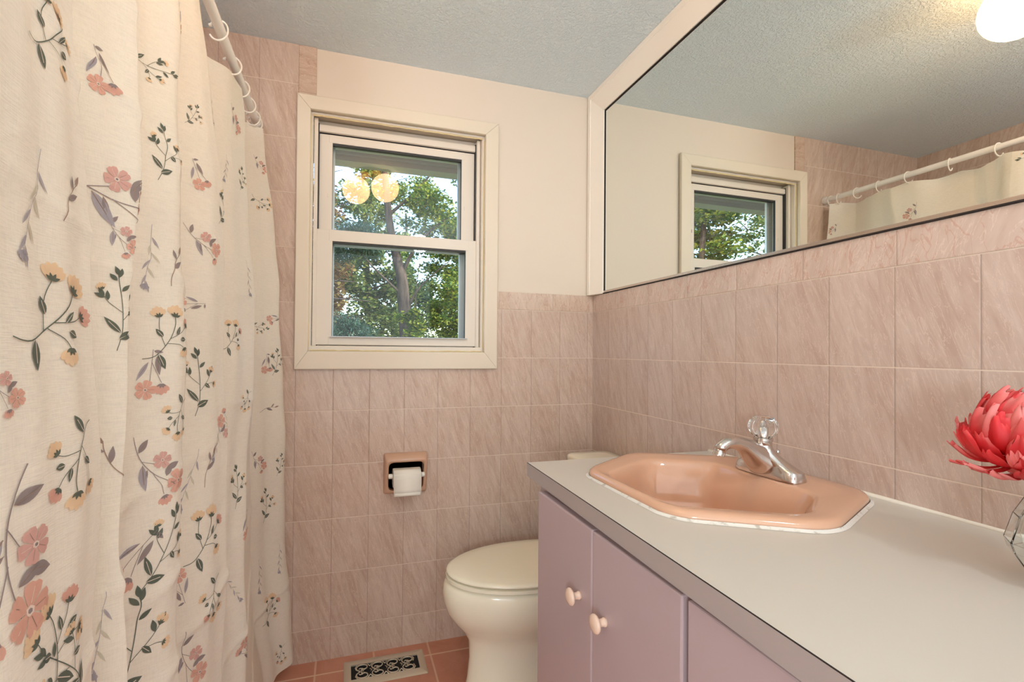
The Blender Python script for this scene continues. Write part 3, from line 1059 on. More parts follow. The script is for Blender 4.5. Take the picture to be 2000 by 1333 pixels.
unit = 0.0545
ux0 = (IX_0 + IX_1) / 2 - 1.5 * unit
for k in range(4):
    cx = ux0 + k * unit
    for sy in (1, -1):
        for sx in (1, -1):
            # big C from the waist out to the rim and curled in again
            pts = []
            for i in range(30):
                t = i / 29
                a = R(-70 + 330 * t)
                rad = (0.0185 if t < 0.5 else 0.0185 - 0.0135 * (t - 0.5) / 0.5)
                px = cx + sx * (0.0045 + rad * 0.62 * math.cos(a) * 1.25 * 0.5 + 0.006)
                py = cy_ + sy * (0.0185 + rad * math.sin(a) * 0.98 * 0.92)
                pts.append((px, py))
            if sx * sy > 0 or True:
                pass
        # one full scroll per half
        pts = []
        for i in range(44):
            t = i / 43
            a = R(-58 - 0) + R(330) * t * -1 if False else R(250 - 395 * t)
            rad = 0.0205 if t < 0.55 else 0.0205 - 0.0160 * ((t - 0.55) / 0.45) ** 0.8
            ccx = cx + (0.0 if t < 0.55 else 0.004 * (t - 0.55) / 0.45)
            pts.append((ccx + rad * math.cos(a), cy_ + sy * (0.0185 + rad * 0.86 * math.sin(a))))
        ribbon(bm, pts)
        pts = []
        for i in range(16):
            t = i / 15
            a = R(-60 + 215 * t)
            rad = 0.0075 - 0.002 * t
            pts.append((cx - 0.0075 + rad * math.cos(a) * 0.8, cy_ + sy * (0.0110 + rad * math.sin(a))))
        ribbon(bm, pts, 0.0034)
    # diamond at the waist
    ribbon(bm, [(cx, cy_ + 0.0055), (cx + 0.0055, cy_), (cx, cy_ - 0.0055), (cx - 0.0055, cy_), (cx, cy_ + 0.0055)], 0.003)
    if k < 3:
        mx_ = cx + unit / 2
        ribbon(bm, [(mx_, cy_ + 0.009), (mx_ + 0.006, cy_), (mx_, cy_ - 0.009), (mx_ - 0.006, cy_), (mx_, cy_ + 0.009)], 0.003)
        for sy in (1, -1):
            ribbon(bm, [(mx_ - 0.010, cy_ + sy * hh), (mx_, cy_ + sy * (hh - 0.016)), (mx_ + 0.010, cy_ + sy * hh)], 0.0034)
for sx, xe in ((-1, IX_0), (1, IX_1)):
    xc_ = ux0 if sx < 0 else ux0 + 3 * unit
    for sy in (1, -1):
        ribbon(bm, [(xc_ + sx * 0.020, cy_ + sy * 0.010), (xc_ + sx * 0.024, cy_ + sy * 0.024), (xc_ + sx * 0.016, cy_ + sy * hh)], 0.0034)
finish('scroll_grille', bm, [M['steel']], fr, True)

# ============================================================ vase with peony
VC = (-0.185, -1.515)
vs = thing('glass_vase', 'clear faceted glass vase on the countertop by the pink tiles', 'vase', (VC[0], VC[1], CT))
bm = bmesh.new()
prof = [(0.027, 0.001), (0.034, 0.010), (0.052, 0.040), (0.0555, 0.052), (0.047, 0.086), (0.031, 0.122), (0.028, 0.138)]


def fac(r_, h, n=10, tw=0.0):
    return [(VC[0] + r_ * math.cos(2 * PI * i / n + tw), VC[1] + r_ * math.sin(2 * PI * i / n + tw), CT + h) for i in range(n)]


rings = [fac(r_, h, 10, 0.0) for k, (r_, h) in enumerate(prof)]
rings += [fac(max(0.004, r_ - 0.0035), max(h, 0.008), 10, 0.0) for k, (r_, h) in enumerate(prof[::-1])]
ring_loft(bm, rings, True, True)
M['vase_glass'] = new_mat('vase_glass', (248, 250, 248), 0.02)
M['vase_glass'].node_tree.nodes['Principled BSDF'].inputs['Transmission Weight'].default_value = 1.0
M['vase_glass'].node_tree.nodes['Principled BSDF'].inputs['IOR'].default_value = 1.48
finish('vase_wall', bm, [M['vase_glass']], vs)

pe = thing('peony', 'bright coral-red peony with full ruffled petals in the glass vase', 'flower', (VC[0], VC[1], CT + 0.02))
FLC = Vector((-0.188, -1.491, 1.056))
m = M['petal'] = new_mat('petal_coral', (226, 62, 66), 0.55)
n_ = m.node_tree
at = n_.nodes.new('ShaderNodeAttribute')
at.attribute_name = 'tip'
lk(m, ramp(m, at.outputs['Fac'], [(0.0, (206, 20, 30)), (0.45, (232, 60, 66)), (1.0, (250, 150, 146))]), n_.nodes['Principled BSDF'].inputs['Base Color'])
n_.nodes['Principled BSDF'].inputs['Subsurface Weight'].default_value = 0.0
tl_ = n_.nodes.new('ShaderNodeBsdfTranslucent')
tl_.inputs[0].default_value = lin((240, 70, 70))
mx_s = n_.nodes.new('ShaderNodeMixShader')
mx_s.inputs[0].default_value = 0.3
lk(m, n_.nodes['Principled BSDF'].outputs[0], mx_s.inputs[1])
lk(m, tl_.outputs[0], mx_s.inputs[2])
lk(m, mx_s.outputs[0], n_.nodes['Material Output'].inputs[0])
bm = bmesh.new()
tipl = bm.verts.layers.float.new('tip')
rnd = random.Random(11)


def petal(bm, az, el0, el1, Rk, dw, flare, ruff):
    """a cupped patch of a round shell: from below (el0) up to its tip (el1), dw half width in radians"""
    ph1, ph2 = rnd.uniform(0, 6), rnd.uniform(0, 6)
    lean_ = rnd.uniform(-0.25, 0.25)
    NU, NV = 10, 12
    grid = []
    for j in range(NV + 1):
        t = j / NV
        row = []
        prof_ = (0.30 + 0.70 * math.sin(min(1.0, t / 0.62) * PI / 2)) * math.sqrt(max(0.0, 1 - (max(0.0, t - 0.62) / 0.38) ** 2.2 * 0.80))
        for i in range(NU + 1):
            u = i / NU * 2 - 1
            tt = t - 0.05 * t * math.cos(3 * PI * u) * (1 if t > 0.8 else 0) - 0.10 * t * u * u
            el = el0 + (el1 - el0) * tt
            a_ = az + u * dw * prof_ / max(0.35, math.cos(el * 0.8)) + lean_ * t
            r_ = Rk * (0.45 + 0.55 * math.sin(min(1, t * 1.5) * PI / 2))
            r_ *= 1 + flare * max(0, t - 0.45) ** 1.5 * 2.2 - 0.10 * u * u * (1 - flare * 2)
            r_ += ruff * t * t * (math.sin(4 * u + ph1) + 0.6 * math.sin(7 * u + ph2))
            p = FLC + Vector((math.cos(a_) * math.cos(el), math.sin(a_) * math.cos(el), math.sin(el))) * r_
            v = bm.verts.new(p)
            v[tipl] = max(0.0, min(1.0, (t - 0.35) * 1.2 + 0.18 * abs(u) * t + tone))
            row.append(v)
        grid.append(row)
    for j in range(NV):
        for i in range(NU):
            bm.faces.new((grid[j][i], grid[j][i + 1], grid[j + 1][i + 1], grid[j + 1][i]))


for Rk, cnt, e0, e1, dw, fl in ((0.066, 10, -80, -36, 0.22, 0.12), (0.072, 12, -58, -16, 0.15, 0.22), (0.067, 16, -62, -2, 0.20, 0.16), (0.064, 17, -58, 14, 0.22, 0.10), (0.062, 17, -50, 28, 0.23, 0.08), (0.060, 16, -35, 42, 0.25, 0.06), (0.059, 15, -20, 54, 0.26, 0.06),
                               (0.057, 14, -5, 66, 0.28, 0.06), (0.055, 12, 10, 78, 0.32, 0.06), (0.052, 10, 25, 90, 0.38, 0.06), (0.048, 9, 35, 98, 0.42, 0.08), (0.043, 7, 40, 102, 0.48, 0.10)):
    for k in range(cnt):
        tone = rnd.choice((-0.35, -0.15, 0.0, 0.15, 0.35))
        petal(bm, 2 * PI * (k + rnd.uniform(-0.3, 0.3)) / cnt + Rk * 60, R(e0), R(e1 + rnd.uniform(-12, 12)), Rk * rnd.uniform(0.93, 1.08), dw * rnd.uniform(0.8, 1.2), fl + rnd.uniform(-0.08, 0.14), 0.0022)
me = bpy.data.meshes.new('petals')
bm.to_mesh(me)
bm.free()
link('petals', me, [M['petal']], pe, True)
bm = bmesh.new()
tube(bm, [(VC[0] + 0.01, VC[1] - 0.01, CT + 0.014), (VC[0] + 0.004, VC[1] - 0.004, CT + 0.08), (VC[0] - 0.004, VC[1] + 0.012, CT + 0.14), (FLC.x, FLC.y, FLC.z - 0.006)], 0.0028, 10)
m = M['leaf'] = new_mat('peony_leaf', (74, 88, 52), 0.45)
finish('stem', bm, [M['leaf']], pe, True)


def leaf_mesh(bm, p0, d, side, length, width, curl):
    d, side = Vector(d).normalized(), Vector(side).normalized()
    nrm = d.cross(side).normalized()
    g = []
    for j in range(11):
        t = j / 10
        w = width * math.sin(PI * t ** 0.8)
        row = []
        for i in range(5):
            u = i / 4 * 2 - 1
            row.append(bm.verts.new(Vector(p0) + d * length * t + side * w * u + nrm * (curl * t * t + 0.25 * w * abs(u))))
        g.append(row)
    for j in range(10):
        for i in range(4):
            bm.faces.new((g[j][i], g[j][i + 1], g[j + 1][i + 1], g[j + 1][i]))


for p0, d, s_, L_, w_, c_ in (((FLC.x, FLC.y, FLC.z - 0.050), (-0.80, -0.42, 0.02), (0.5, -0.8, 0.1), 0.072, 0.020, 0.010),
                              ((VC[0] - 0.002, VC[1] + 0.006, CT + 0.10), (-0.10, 0.25, 0.95), (0.6, 0.7, 0.0), 0.075, 0.014, 0.01),
                              ((FLC.x, FLC.y, FLC.z - 0.018), (0.7, 0.2, -0.1), (0.1, 0.9, 0.2), 0.05, 0.014, -0.01)):
    bm = bmesh.new()
    leaf_mesh(bm, p0, d, s_, L_, w_, c_)
    finish('leaf', bm, [M['leaf']], pe, True)

# ============================================================ shower rod, rings, curtain
RX, RZ = -1.372, 1.978
rod = thing('shower_rod', 'white plastic shower curtain rod running from the window wall along the tub', 'curtain rod', (RX, 0.0, RZ))
bm = bmesh.new()
lathe(bm, [(0.0125, -0.0015), (0.0125, -0.70), (0.0110, -0.705), (0.0110, -1.5535)], RX, 0, RZ, 24, 'Y')
finish('rod_tube', bm, [M['rod']], rod, False, R(35))
for y0, y1 in ((-0.0008, -0.028), (-1.5542, -1.527)):
    bm = bmesh.new()
    lathe(bm, [(0.012, y0), (0.020, y0), (0.020, y0 + (y1 - y0) * 0.5), (0.0165, y0 + (y1 - y0) * 0.95), (0.0128, y1)], RX, 0, RZ, 24, 'Y')
    finish('end_cap', bm, [M['rod']], rod, False, R(35))

ring_ys = [-0.040, -0.078, -0.170, -0.268, -0.392, -0.545, -0.700, -0.86, -1.01, -1.17, -1.33, -1.48]
where = ['nearest the window wall', 'second from the window wall', 'third from the window wall', 'fourth from the window wall', 'fifth from the window wall', 'sixth from the window wall',
         'seventh from the window wall', 'eighth from the window wall', 'fourth from the near end', 'third from the near end', 'second from the near end', 'at the near end of the rod']
proto = None


def make_ring():
    t = thing('curtain_ring', '', 'curtain ring', (RX, ring_ys[0], RZ - 0.012), 'white rings on the shower rod')
    bm = bmesh.new()
    pts = []
    for i in range(40):
        a = R(-62 + 305 * i / 39)
        pts.append((RX + 0.023 * math.sin(a), ring_ys[0], RZ - 0.011 + 0.0255 * math.cos(a)))
    tube(bm, pts, 0.0024, 8)
    finish('hoop', bm, [M['ring']], t, True)
    bm = bmesh.new()
    bmesh.ops.create_uvsphere(bm, u_segments=12, v_segments=8, radius=0.0042)
    bmesh.ops.translate(bm, verts=bm.verts[:], vec=pts[0])
    finish('hook_end', bm, [M['ring']], t, True)
    return t


r0 = make_ring()
for i, y in enumerate(ring_ys):
    if i == 0:
        r = r0
    else:
        r = r0.copy()
        col.objects.link(r)
        for ch in r0.children:
            c = ch.copy()
            c.parent = r
            c.matrix_parent_inverse = ch.matrix_parent_inverse.copy()
            col.objects.link(c)
        r.location = (RX, y, RZ - 0.012)
    r.rotation_euler = (0, 0, R([8, -10, 14, -6, 10, -12, 6, 9, -8, 12, -5, 7][i]))
    r['label'] = 'white plastic curtain ring on the rod, ' + where[i]

# ---- curtain surface: plan curve swings between room-side crests and tub-side valleys, flares towards the hem
CREST = [  # (list of (z, y)) for each crest, from the wall with the window towards the room
    ([(0.0, -0.05), (2.0, -0.05)], 0.0),
    ([(0.0, -0.74), (0.70, -0.64), (1.22, -0.46), (1.57, -0.40), (1.86, -0.34), (2.0, -0.32)], -0.02),
    ([(0.0, -0.88), (0.76, -0.83), (1.21, -0.78), (1.46, -0.75), (1.80, -0.74), (2.0, -0.74)], -0.02),
    ([(0.0, -1.13), (0.87, -1.09), (1.38, -1.03), (1.67, -0.95), (2.0, -0.90)], -0.02),
    ([(0.0, -1.27), (0.94, -1.262), (1.33, -1.19), (1.55, -1.14), (2.0, -1.10)], -0.024),
    ([(0.0, -1.36), (0.97, -1.325), (1.45, -1.31), (2.0, -1.29)], -0.02),
    ([(0.0, -1.52), (2.0, -1.50)], -0.012),
]
XTAB = [(0.0, -1.222), (0.05, -1.224), (0.49, -1.252), (1.06, -1.268), (1.39, -1.2856), (1.97, -1.345), (2.1, -1.35)]
DEPTH = [0.105, 0.105, 0.105, 0.095, 0.095, 0.014]
VFRAC = [0.22, 0.62, 0.62, 0.6, 0.6, 0.6]

# diagonal and level creases left in the cloth: (y0, z0, y1, z1, height)
CREASES = [(-1.42, 1.50, -1.22, 1.36, 0.004), (-1.30, 1.62, -1.12, 1.42, 0.004), (-1.20, 1.70, -0.98, 1.42, 0.0035), (-1.10, 1.32, -0.90, 1.12, 0.004), (-1.45, 1.30, -1.15, 1.24, 0.003),
           (-1.40, 0.84, -1.05, 1.00, 0.004), (-1.20, 0.78, -0.85, 0.98, 0.004), (-1.05, 0.58, -0.70, 0.80, 0.0045), (-0.85, 0.42, -0.45, 0.62, 0.004), (-0.70, 0.22, -0.25, 0.46, 0.005),
           (-0.60, 1.30, -0.10, 1.33, 0.003), (-0.80, 1.02, -0.15, 1.05, 0.003), (-0.70, 0.72, -0.10, 0.76, 0.003), (-0.40, 0.20, -0.06, 0.33, 0.005), (-1.05, 1.05, -0.92, 0.80, 0.003),
           (-0.95, 1.55, -0.70, 1.28, 0.003), (-1.38, 0.62, -1.02, 0.74, 0.004)]


def lerp_tab(tab, z):
    if z <= tab[0][0]:
        return tab[0][1]
    for (a, va), (b, vb) in zip(tab, tab[1:]):
        if z <= b:
            return va + (vb - va) * (z - a) / (b - a)
    return tab[-1][1]


def curtain_row(z):
    """nodes (s, x, y) of the plan curve at height z; s runs 0..12 (even = crest, odd = valley)"""
    pts = []
    zz = min(z, 2.0)
    flat = 1.0 - 0.35 * max(0.0, (0.5 - zz)) / 0.5
    for i, (tab, off) in enumerate(CREST):
        y = lerp_tab(tab, zz)
        pts.append((lerp_tab(XTAB, zz) + off, y))
        if i < len(CREST) - 1:
            y2 = lerp_tab(CREST[i + 1][0], zz)
            d = DEPTH[i] * flat
            # the valley sits nearer to the crest on the room side (VFRAC towards the next crest)
            pts.append((lerp_tab(XTAB, zz) - d, y + (y2 - y) * VFRAC[i]))
    return pts


def curtain_point(s, z, pts=None):
    """s in 0..12, z height -> (x, y, z)"""
    import math
    pts = pts or curtain_row(z)
    i = min(int(s), len(pts) - 2)
    t = s - i
    (x0, y0), (x1, y1) = pts[i], pts[i + 1]
    e = 0.65 * (0.5 - 0.5 * math.cos(math.pi * t)) + 0.35 * t
    x = x0 + (x1 - x0) * e
    y = y0 + (y1 - y0) * t
    # secondary ripple and the pack creases of the cloth
    k = min(1.0, abs(y1 - y0) / 0.12)
    k *= 0.35 if i >= 10 else 1.0
    x += 0.008 * k * math.sin(math.pi * t) * math.sin(3 * math.pi * t + 0.9 * i + 1.3 * z)
    for (cy0, cz0, cy1, cz1, amp) in CREASES:
        dy, dz = cy1 - cy0, cz1 - cz0
        L = math.hypot(dy, dz)
        al = ((y - cy0) * dy + (z - cz0) * dz) / L
        if -0.02 < al < L + 0.02:
            ac = ((y - cy0) * dz - (z - cz0) * dy) / L
            if abs(ac) < 0.03:
                x += amp * math.exp(-(ac / 0.009) ** 2) * max(0.0, math.sin(math.pi * min(1, max(0, (al + 0.02) / (L + 0.04))))) ** 0.5
    x += 0.0035 * math.sin(9.0 * z + 1.7 * s) + 0.0018 * math.sin(23.0 * z - 2.3 * s + 1.0)
    return x, y, z

TOPZ, BOTZ = 1.948, 0.045


def curtain_top(s, y):
    """height of the top hem: droops between rings"""
    d = min(abs(y - q) for q in ring_ys)
    return TOPZ - 0.012 * min(1.0, d / 0.07)


sh = thing('shower_curtain', 'cream linen shower curtain printed with peach and grey flower sprigs', 'shower curtain', (RX, -0.8, RZ - 0.03))
bm = bmesh.new()
NS, NZ = 820, 460
rows = []
for j in range(NZ + 1):
    tz = j / NZ
    z = BOTZ + (TOPZ - BOTZ) * tz
    pts = curtain_row(z)
    row = []
    for i in range(NS + 1):
        s = 12.0 * i / NS
        x, y, zz = curtain_point(s, z, pts)
        if tz > 0.93:
            k = (tz - 0.93) / 0.07
            zz = zz - (TOPZ - curtain_top(s, y)) * k
        if tz < 0.05:
            zz += 0.012 * (1 - tz / 0.05) * math.sin(2.1 * s + 0.7)
            if s < 1.2:
                zz -= 0.0
        row.append(bm.verts.new((x, y, zz)))
    rows.append(row)
for j in range(NZ):
    for i in range(NS):
        bm.faces.new((rows[j][i], rows[j + 1][i], rows[j + 1][i + 1], rows[j][i + 1]))
for f in bm.faces:
    f.smooth = True

# ---- the printed sprigs lie on the cloth as fine inked patches
INKS = list(INK.keys())
OFF = 0.0009


class Print:
    def __init__(self, s, z, rot, k):
        self.s, self.z, self.k = s, z, k
        self.ku = 1.3 if s > 10 else 1.0
        self.c, self.sn = math.cos(R(rot)), math.sin(R(rot))
        pts = curtain_row(z)
        self.tab = [(0.0, s)]
        px, py, _ = curtain_point(s, z, pts)
        for sg in (1, -1):
            l, q, a, b = 0.0, s, px, py
            while 0 < q + sg * 0.02 < 12 and l < 0.14:
                q += sg * 0.02
                nx, ny, _ = curtain_point(q, z, pts)
                l += math.hypot(nx - a, ny - b)
                a, b = nx, ny
                self.tab.append((-sg * l, q))
        self.tab.sort()

    def map(self, u, v):
        """local sprig coordinates (cm, +u towards the window, +v up) to a point on the cloth"""
        u, v = u * 0.01 * self.k, v * 0.01 * self.k
        a = (u * self.c + v * self.sn) * self.ku
        b = v * self.c - u * self.sn
        T = self.tab
        if a < T[0][0] or a > T[-1][0]:
            return None
        lo, hi = 0, len(T) - 1
        while hi - lo > 1:
            mm_ = (lo + hi) // 2
            if T[mm_][0] <= a:
                lo = mm_
            else:
                hi = mm_
        t = (a - T[lo][0]) / max(1e-9, T[hi][0] - T[lo][0])
        s = T[lo][1] + (T[hi][1] - T[lo][1]) * t
        z = self.z + b
        if not (BOTZ + 0.004 < z < TOPZ - 0.016):
            return None
        pts = curtain_row(z)
        p = Vector(curtain_point(s, z, pts))
        e = 0.02
        q = Vector(curtain_point(min(12, s + e), z, pts)) - Vector(curtain_point(max(0, s - e), z, pts))
        n = Vector((-q.y, q.x, 0)).normalized()
        if n.x < 0 and abs(q.y) > abs(q.x) * 0.02:
            n = -n
        # keep the normal on the room side of the cloth (s runs away from the window)
        n = Vector((-q.y, q.x, 0)).normalized()
        return p, n

    def poly(self, pts, ink, layer=0):
        out = []
        for u, v in pts:
            r = self.map(u, v)
            if r is None:
                return
            out.append(r[0] + r[1] * (OFF + 0.00018 * layer))
        if max((a - b).length for a in out for b in out) > 0.07 * self.k * self.ku:
            return
        c = Vector((0, 0, 0))
        for p in out:
            c += p
        c /= len(out)
        cu = sum(p[0] for p in pts) / len(pts)
        cv = sum(p[1] for p in pts) / len(pts)
        rc = self.map(cu, cv)
        if rc is None:
            return
        vc_ = bm.verts.new(rc[0] + rc[1] * (OFF + 0.00018 * layer))
        vs_ = [bm.verts.new(p) for p in out]
        for i in range(len(vs_)):
            f = bm.faces.new((vc_, vs_[i], vs_[(i + 1) % len(vs_)]))
            f.material_index = 1 + INKS.index(ink)

    def stem(self, pts, w, ink, layer=1):
        w *= 0.8
        P = catmull(pts)
        for (a, b), (c, d) in zip(P, P[1:]):
            dx, dy = c - a, d - b
            L = math.hypot(dx, dy) or 1
            nx, ny = -dy / L * w / 2, dx / L * w / 2
            self.poly([(a + nx, b + ny), (c + nx, d + ny), (c - nx, d - ny), (a - nx, b - ny)], ink, layer)

    def leaf(self, x, y, ang, L, w, ink, layer=1, mid=True):
        a = R(ang)
        dx, dy = math.cos(a), math.sin(a)
        up_, dn = [], []
        for i in range(1, 7):
            t = i / 7
            ww = w * math.sin(PI * t ** 0.85) / 2
            up_.append((x + dx * L * t - dy * ww, y + dy * L * t + dx * ww))
            dn.append((x + dx * L * t + dy * ww, y + dy * L * t - dx * ww))
        self.poly([(x, y)] + up_ + [(x + dx * L, y + dy * L)] + dn[::-1], ink, layer)
        if mid:
            self.stem([(x, y), (x + dx * L * 0.75, y + dy * L * 0.75)], w * 0.10, 'br' if ink in ('gr', 'li') else 'cr', layer + 1)

    def blade(self, x, y, ang, L, w, ink, layer=1):
        """round-tipped petal"""
        a = R(ang)
        dx, dy = math.cos(a), math.sin(a)
        up_, dn = [], []
        for i in range(1, 9):
            t = i / 8
            ww = w * (0.18 + 0.82 * math.sin(PI * min(1, t / 1.45))) / 2 * math.sqrt(max(0.0, 1 - max(0, (t - 0.6) / 0.4) ** 2))
            up_.append((x + dx * L * t - dy * ww, y + dy * L * t + dx * ww))
            dn.append((x + dx * L * t + dy * ww, y + dy * L * t - dx * ww))
        self.poly([(x, y)] + up_ + dn[::-1], ink, layer)

    def flower(self, x, y, r_, ink, layer=2, n=5, rot=0):
        for i in range(n):
            a = R(rot + 360 * i / n)
            pts = []
            for k in range(9):
                t = k / 8
                aa = a + R(-32 + 64 * t)
                rr_ = r_ * (0.92 + 0.10 * math.sin(PI * t) - (0.07 if k == 4 else 0))
                if k in (0, 8):
                    rr_ *= 0.78
                pts.append((x + rr_ * math.cos(aa), y + rr_ * math.sin(aa)))
            self.poly([(x, y)] + pts, ink, layer)
            self.stem([(x + 0.25 * r_ * math.cos(a), y + 0.25 * r_ * math.sin(a)), (x + 0.8 * r_ * math.cos(a), y + 0.8 * r_ * math.sin(a))], r_ * 0.035, 'cr' if i % 2 else 'br', layer + 1)
        self.poly([(x + 0.20 * r_ * math.cos(R(60 * k)), y + 0.20 * r_ * math.sin(R(60 * k))) for k in range(6)], 'cr', layer + 2)
        self.poly([(x + 0.10 * r_ * math.cos(R(60 * k)), y + 0.10 * r_ * math.sin(R(60 * k))) for k in range(6)], 'gr', layer + 3)

    def tuft(self, x, y, ang, r_, ink, calyx='dg', layer=1):
        """side-on blossom: fan of petals on a calyx"""
        for i, d in enumerate((-44, -22, 0, 22, 44)):
            self.blade(x, y, ang + d, r_ * (1.0 - 0.06 * abs(i - 2)), r_ * 0.40, ink, layer + (i % 2))
        for d in (-55, -15, 25, 60):
            self.leaf(x, y, ang + d, r_ * 0.42, r_ * 0.17, calyx, layer + 3, False)


def catmull(P, n=5):
    if len(P) < 3:
        return list(P)
    Q = [P[0]] + list(P) + [P[-1]]
    out = []
    for i in range(1, len(Q) - 2):
        p0, p1, p2, p3 = Q[i - 1], Q[i], Q[i + 1], Q[i + 2]
        for k in range(n):
            t = k / n
            out.append(tuple(0.5 * (2 * p1[j] + (p2[j] - p0[j]) * t + (2 * p0[j] - 5 * p1[j] + 4 * p2[j] - p3[j]) * t * t + (3 * p1[j] - p0[j] - 3 * p2[j] + p3[j]) * t ** 3) for j in (0, 1)))
    out.append(P[-1])
    return out


def sprig(kind, s, z, rot, k, i=0):
    p = Print(s, z, rot, k)
    if kind == 'O':      # branching dark stems under orange tufts
        p.stem([(-3.5, -5.5), (-1.6, -4.6), (0, -1.5), (0.6, 1.5), (0.4, 3.2)], 0.16, 'dg')
        p.stem([(-0.4, -2.6), (-1.8, 0.2), (-2.2, 2.6)], 0.12, 'dg')
        p.stem([(0.2, -1.0), (2.0, 0.6), (2.9, 1.9)], 0.12, 'dg')
        p.stem([(-0.1, -2.0), (1.8, -1.8), (3.0, -2.2)], 0.12, 'dg')
        p.tuft(0.4, 3.2, 88, 2.5, 'or')
        p.tuft(-2.2, 2.6, 112, 2.1, 'or')
        p.tuft(2.9, 1.9, 50, 1.9, 'pk' if i % 2 else 'or')
        p.tuft(3.0, -2.2, -60, 2.0, 'or')
        p.leaf(-1.2, -4.2, -58, 3.0, 1.2, 'dg')
        p.leaf(-1.0, -0.9, 140, 1.9, 0.9, 'dg')
        p.leaf(1.2, -0.2, 80, 1.9, 0.6, 'dg')
        p.leaf(2.0, -0.7, 5, 1.3, 0.9, 'dg')
    elif kind == 'G':    # upright dark green sprig with buds
        p.stem([(-2.2, -6), (-0.8, -3.4), (0.1, 0), (0.5, 3), (0.6, 5)], 0.13, 'dg')
        p.stem([(-0.3, -1.8), (1.6, -0.2), (2.6, 1.0)], 0.10, 'dg')
        p.stem([(-0.1, -0.6), (-1.4, 1.2), (-1.7, 2.2)], 0.10, 'dg')
        for x, y, a in ((0.6, 5, 100), (0.6, 4.6, 70), (0.4, 4.2, 125), (-1.7, 2.2, 110), (-1.7, 2.0, 145), (-1.4, 1.5, 80), (0.6, 2.5, 35), (2.6, 1.0, 60), (2.2, 0.5, 100)):
            p.leaf(x, y, a, 1.5, 0.6, 'dg', 1, False)
        p.leaf(-1.5, -4.4, 15, 2.4, 1.2, 'dg')
        p.leaf(-1.0, -3.6, 118, 3.2, 0.9, 'dg')
        p.leaf(0.9, -0.6, -50, 1.4, 0.7, 'dg')
        p.tuft(2.7, 1.2, 55, 1.2, 'or')
        p.tuft(2.9, -1.0, -30, 1.1, 'or')
        p.stem([(1.0, -0.9), (2.2, -0.8), (2.9, -1.0)], 0.08, 'dg')
        p.tuft(-1.7, 3.2, 100, 1.1, 'or', 'dg')
    elif kind == 'P':    # hanging pair of pink flowers with slim grey leaves
        p.stem([(-0.8, 4.6), (0.0, 1.8), (0.8, -1.0)], 0.12, 'gr')
        p.stem([(-0.2, 2.4), (1.8, 0.2), (2.6, -0.6)], 0.12, 'gr')
        p.flower(0.6, -2.6, 1.75, 'pk', 2, 5, 20)
        p.tuft(2.6, -0.8, -68, 2.1, 'pk', 'gr')
        p.leaf(0.2, 3.6, -62, 3.4, 0.9, 'gr')
        p.leaf(-0.7, 2.2, -100, 3.8, 0.8, 'li')
        p.leaf(-0.6, 4.4, 10, 1.5, 0.6, 'gr', 1, False)
    elif kind == 'Q':    # big spray: two open flowers on a long grey stem with leaves
        p.stem([(-3.6, 5.0), (-2.6, 1.5), (-0.4, -1.4), (2.4, -3.4)], 0.14, 'gr')
        p.stem([(-2.4, 1.0), (-0.6, 0.4), (0.4, 0.2)], 0.11, 'gr')
        p.stem([(-0.8, -0.9), (0.2, -3.2), (0.8, -4.6)], 0.11, 'gr')
        p.flower(0.6, 0.8, 1.35, 'pp', 2, 5, 10)
        p.flower(2.9, -2.9, 1.9, 'pk', 2, 5, 40)
        p.tuft(0.9, -4.8, -75, 1.7, 'pk', 'gr')
        p.leaf(-2.8, 2.4, 55, 2.4, 1.0, 'gr')
        p.leaf(-2.2, 0.4, -88, 4.0, 1.2, 'li')
        p.leaf(1.2, -0.7, 20, 2.2, 1.0, 'gr')
        p.leaf(1.0, -1.8, 62, 2.2, 0.9, 'gr')
        p.leaf(-1.5, -0.4, -105, 2.4, 0.6, 'gr')
    elif kind == 'B':    # brown single branch
        p.stem([(-1.5, -5), (-1.2, -1.5), (0.2, 1.8), (1.6, 3.6)], 0.20, 'br')
        p.leaf(-0.9, -0.6, 38, 3.4, 1.1, 'gr')
        p.leaf(0.2, 1.8, 108, 2.4, 0.7, 'gr')
        p.leaf(1.2, 3.2, 75, 2.2, 0.7, 'br', 1, False)
    else:                # faint willow twig
        p.stem([(0.6, 6), (0.2, 1.5), (-0.4, -2), (-1.2, -6)], 0.09, 'li')
        for y, a in ((3.5, -65), (2.0, -110), (0.5, -60), (-1.0, -120), (-2.4, -65), (-3.8, -115), (-5, -80)):
            p.leaf(0.1 + (y - 1) * 0.17, y, a, 2.3, 0.38, 'li' if int(y) % 2 else 'pale', 1, False)
        p.tuft(-1.0, -5.6, -105, 1.2, 'li', 'li')


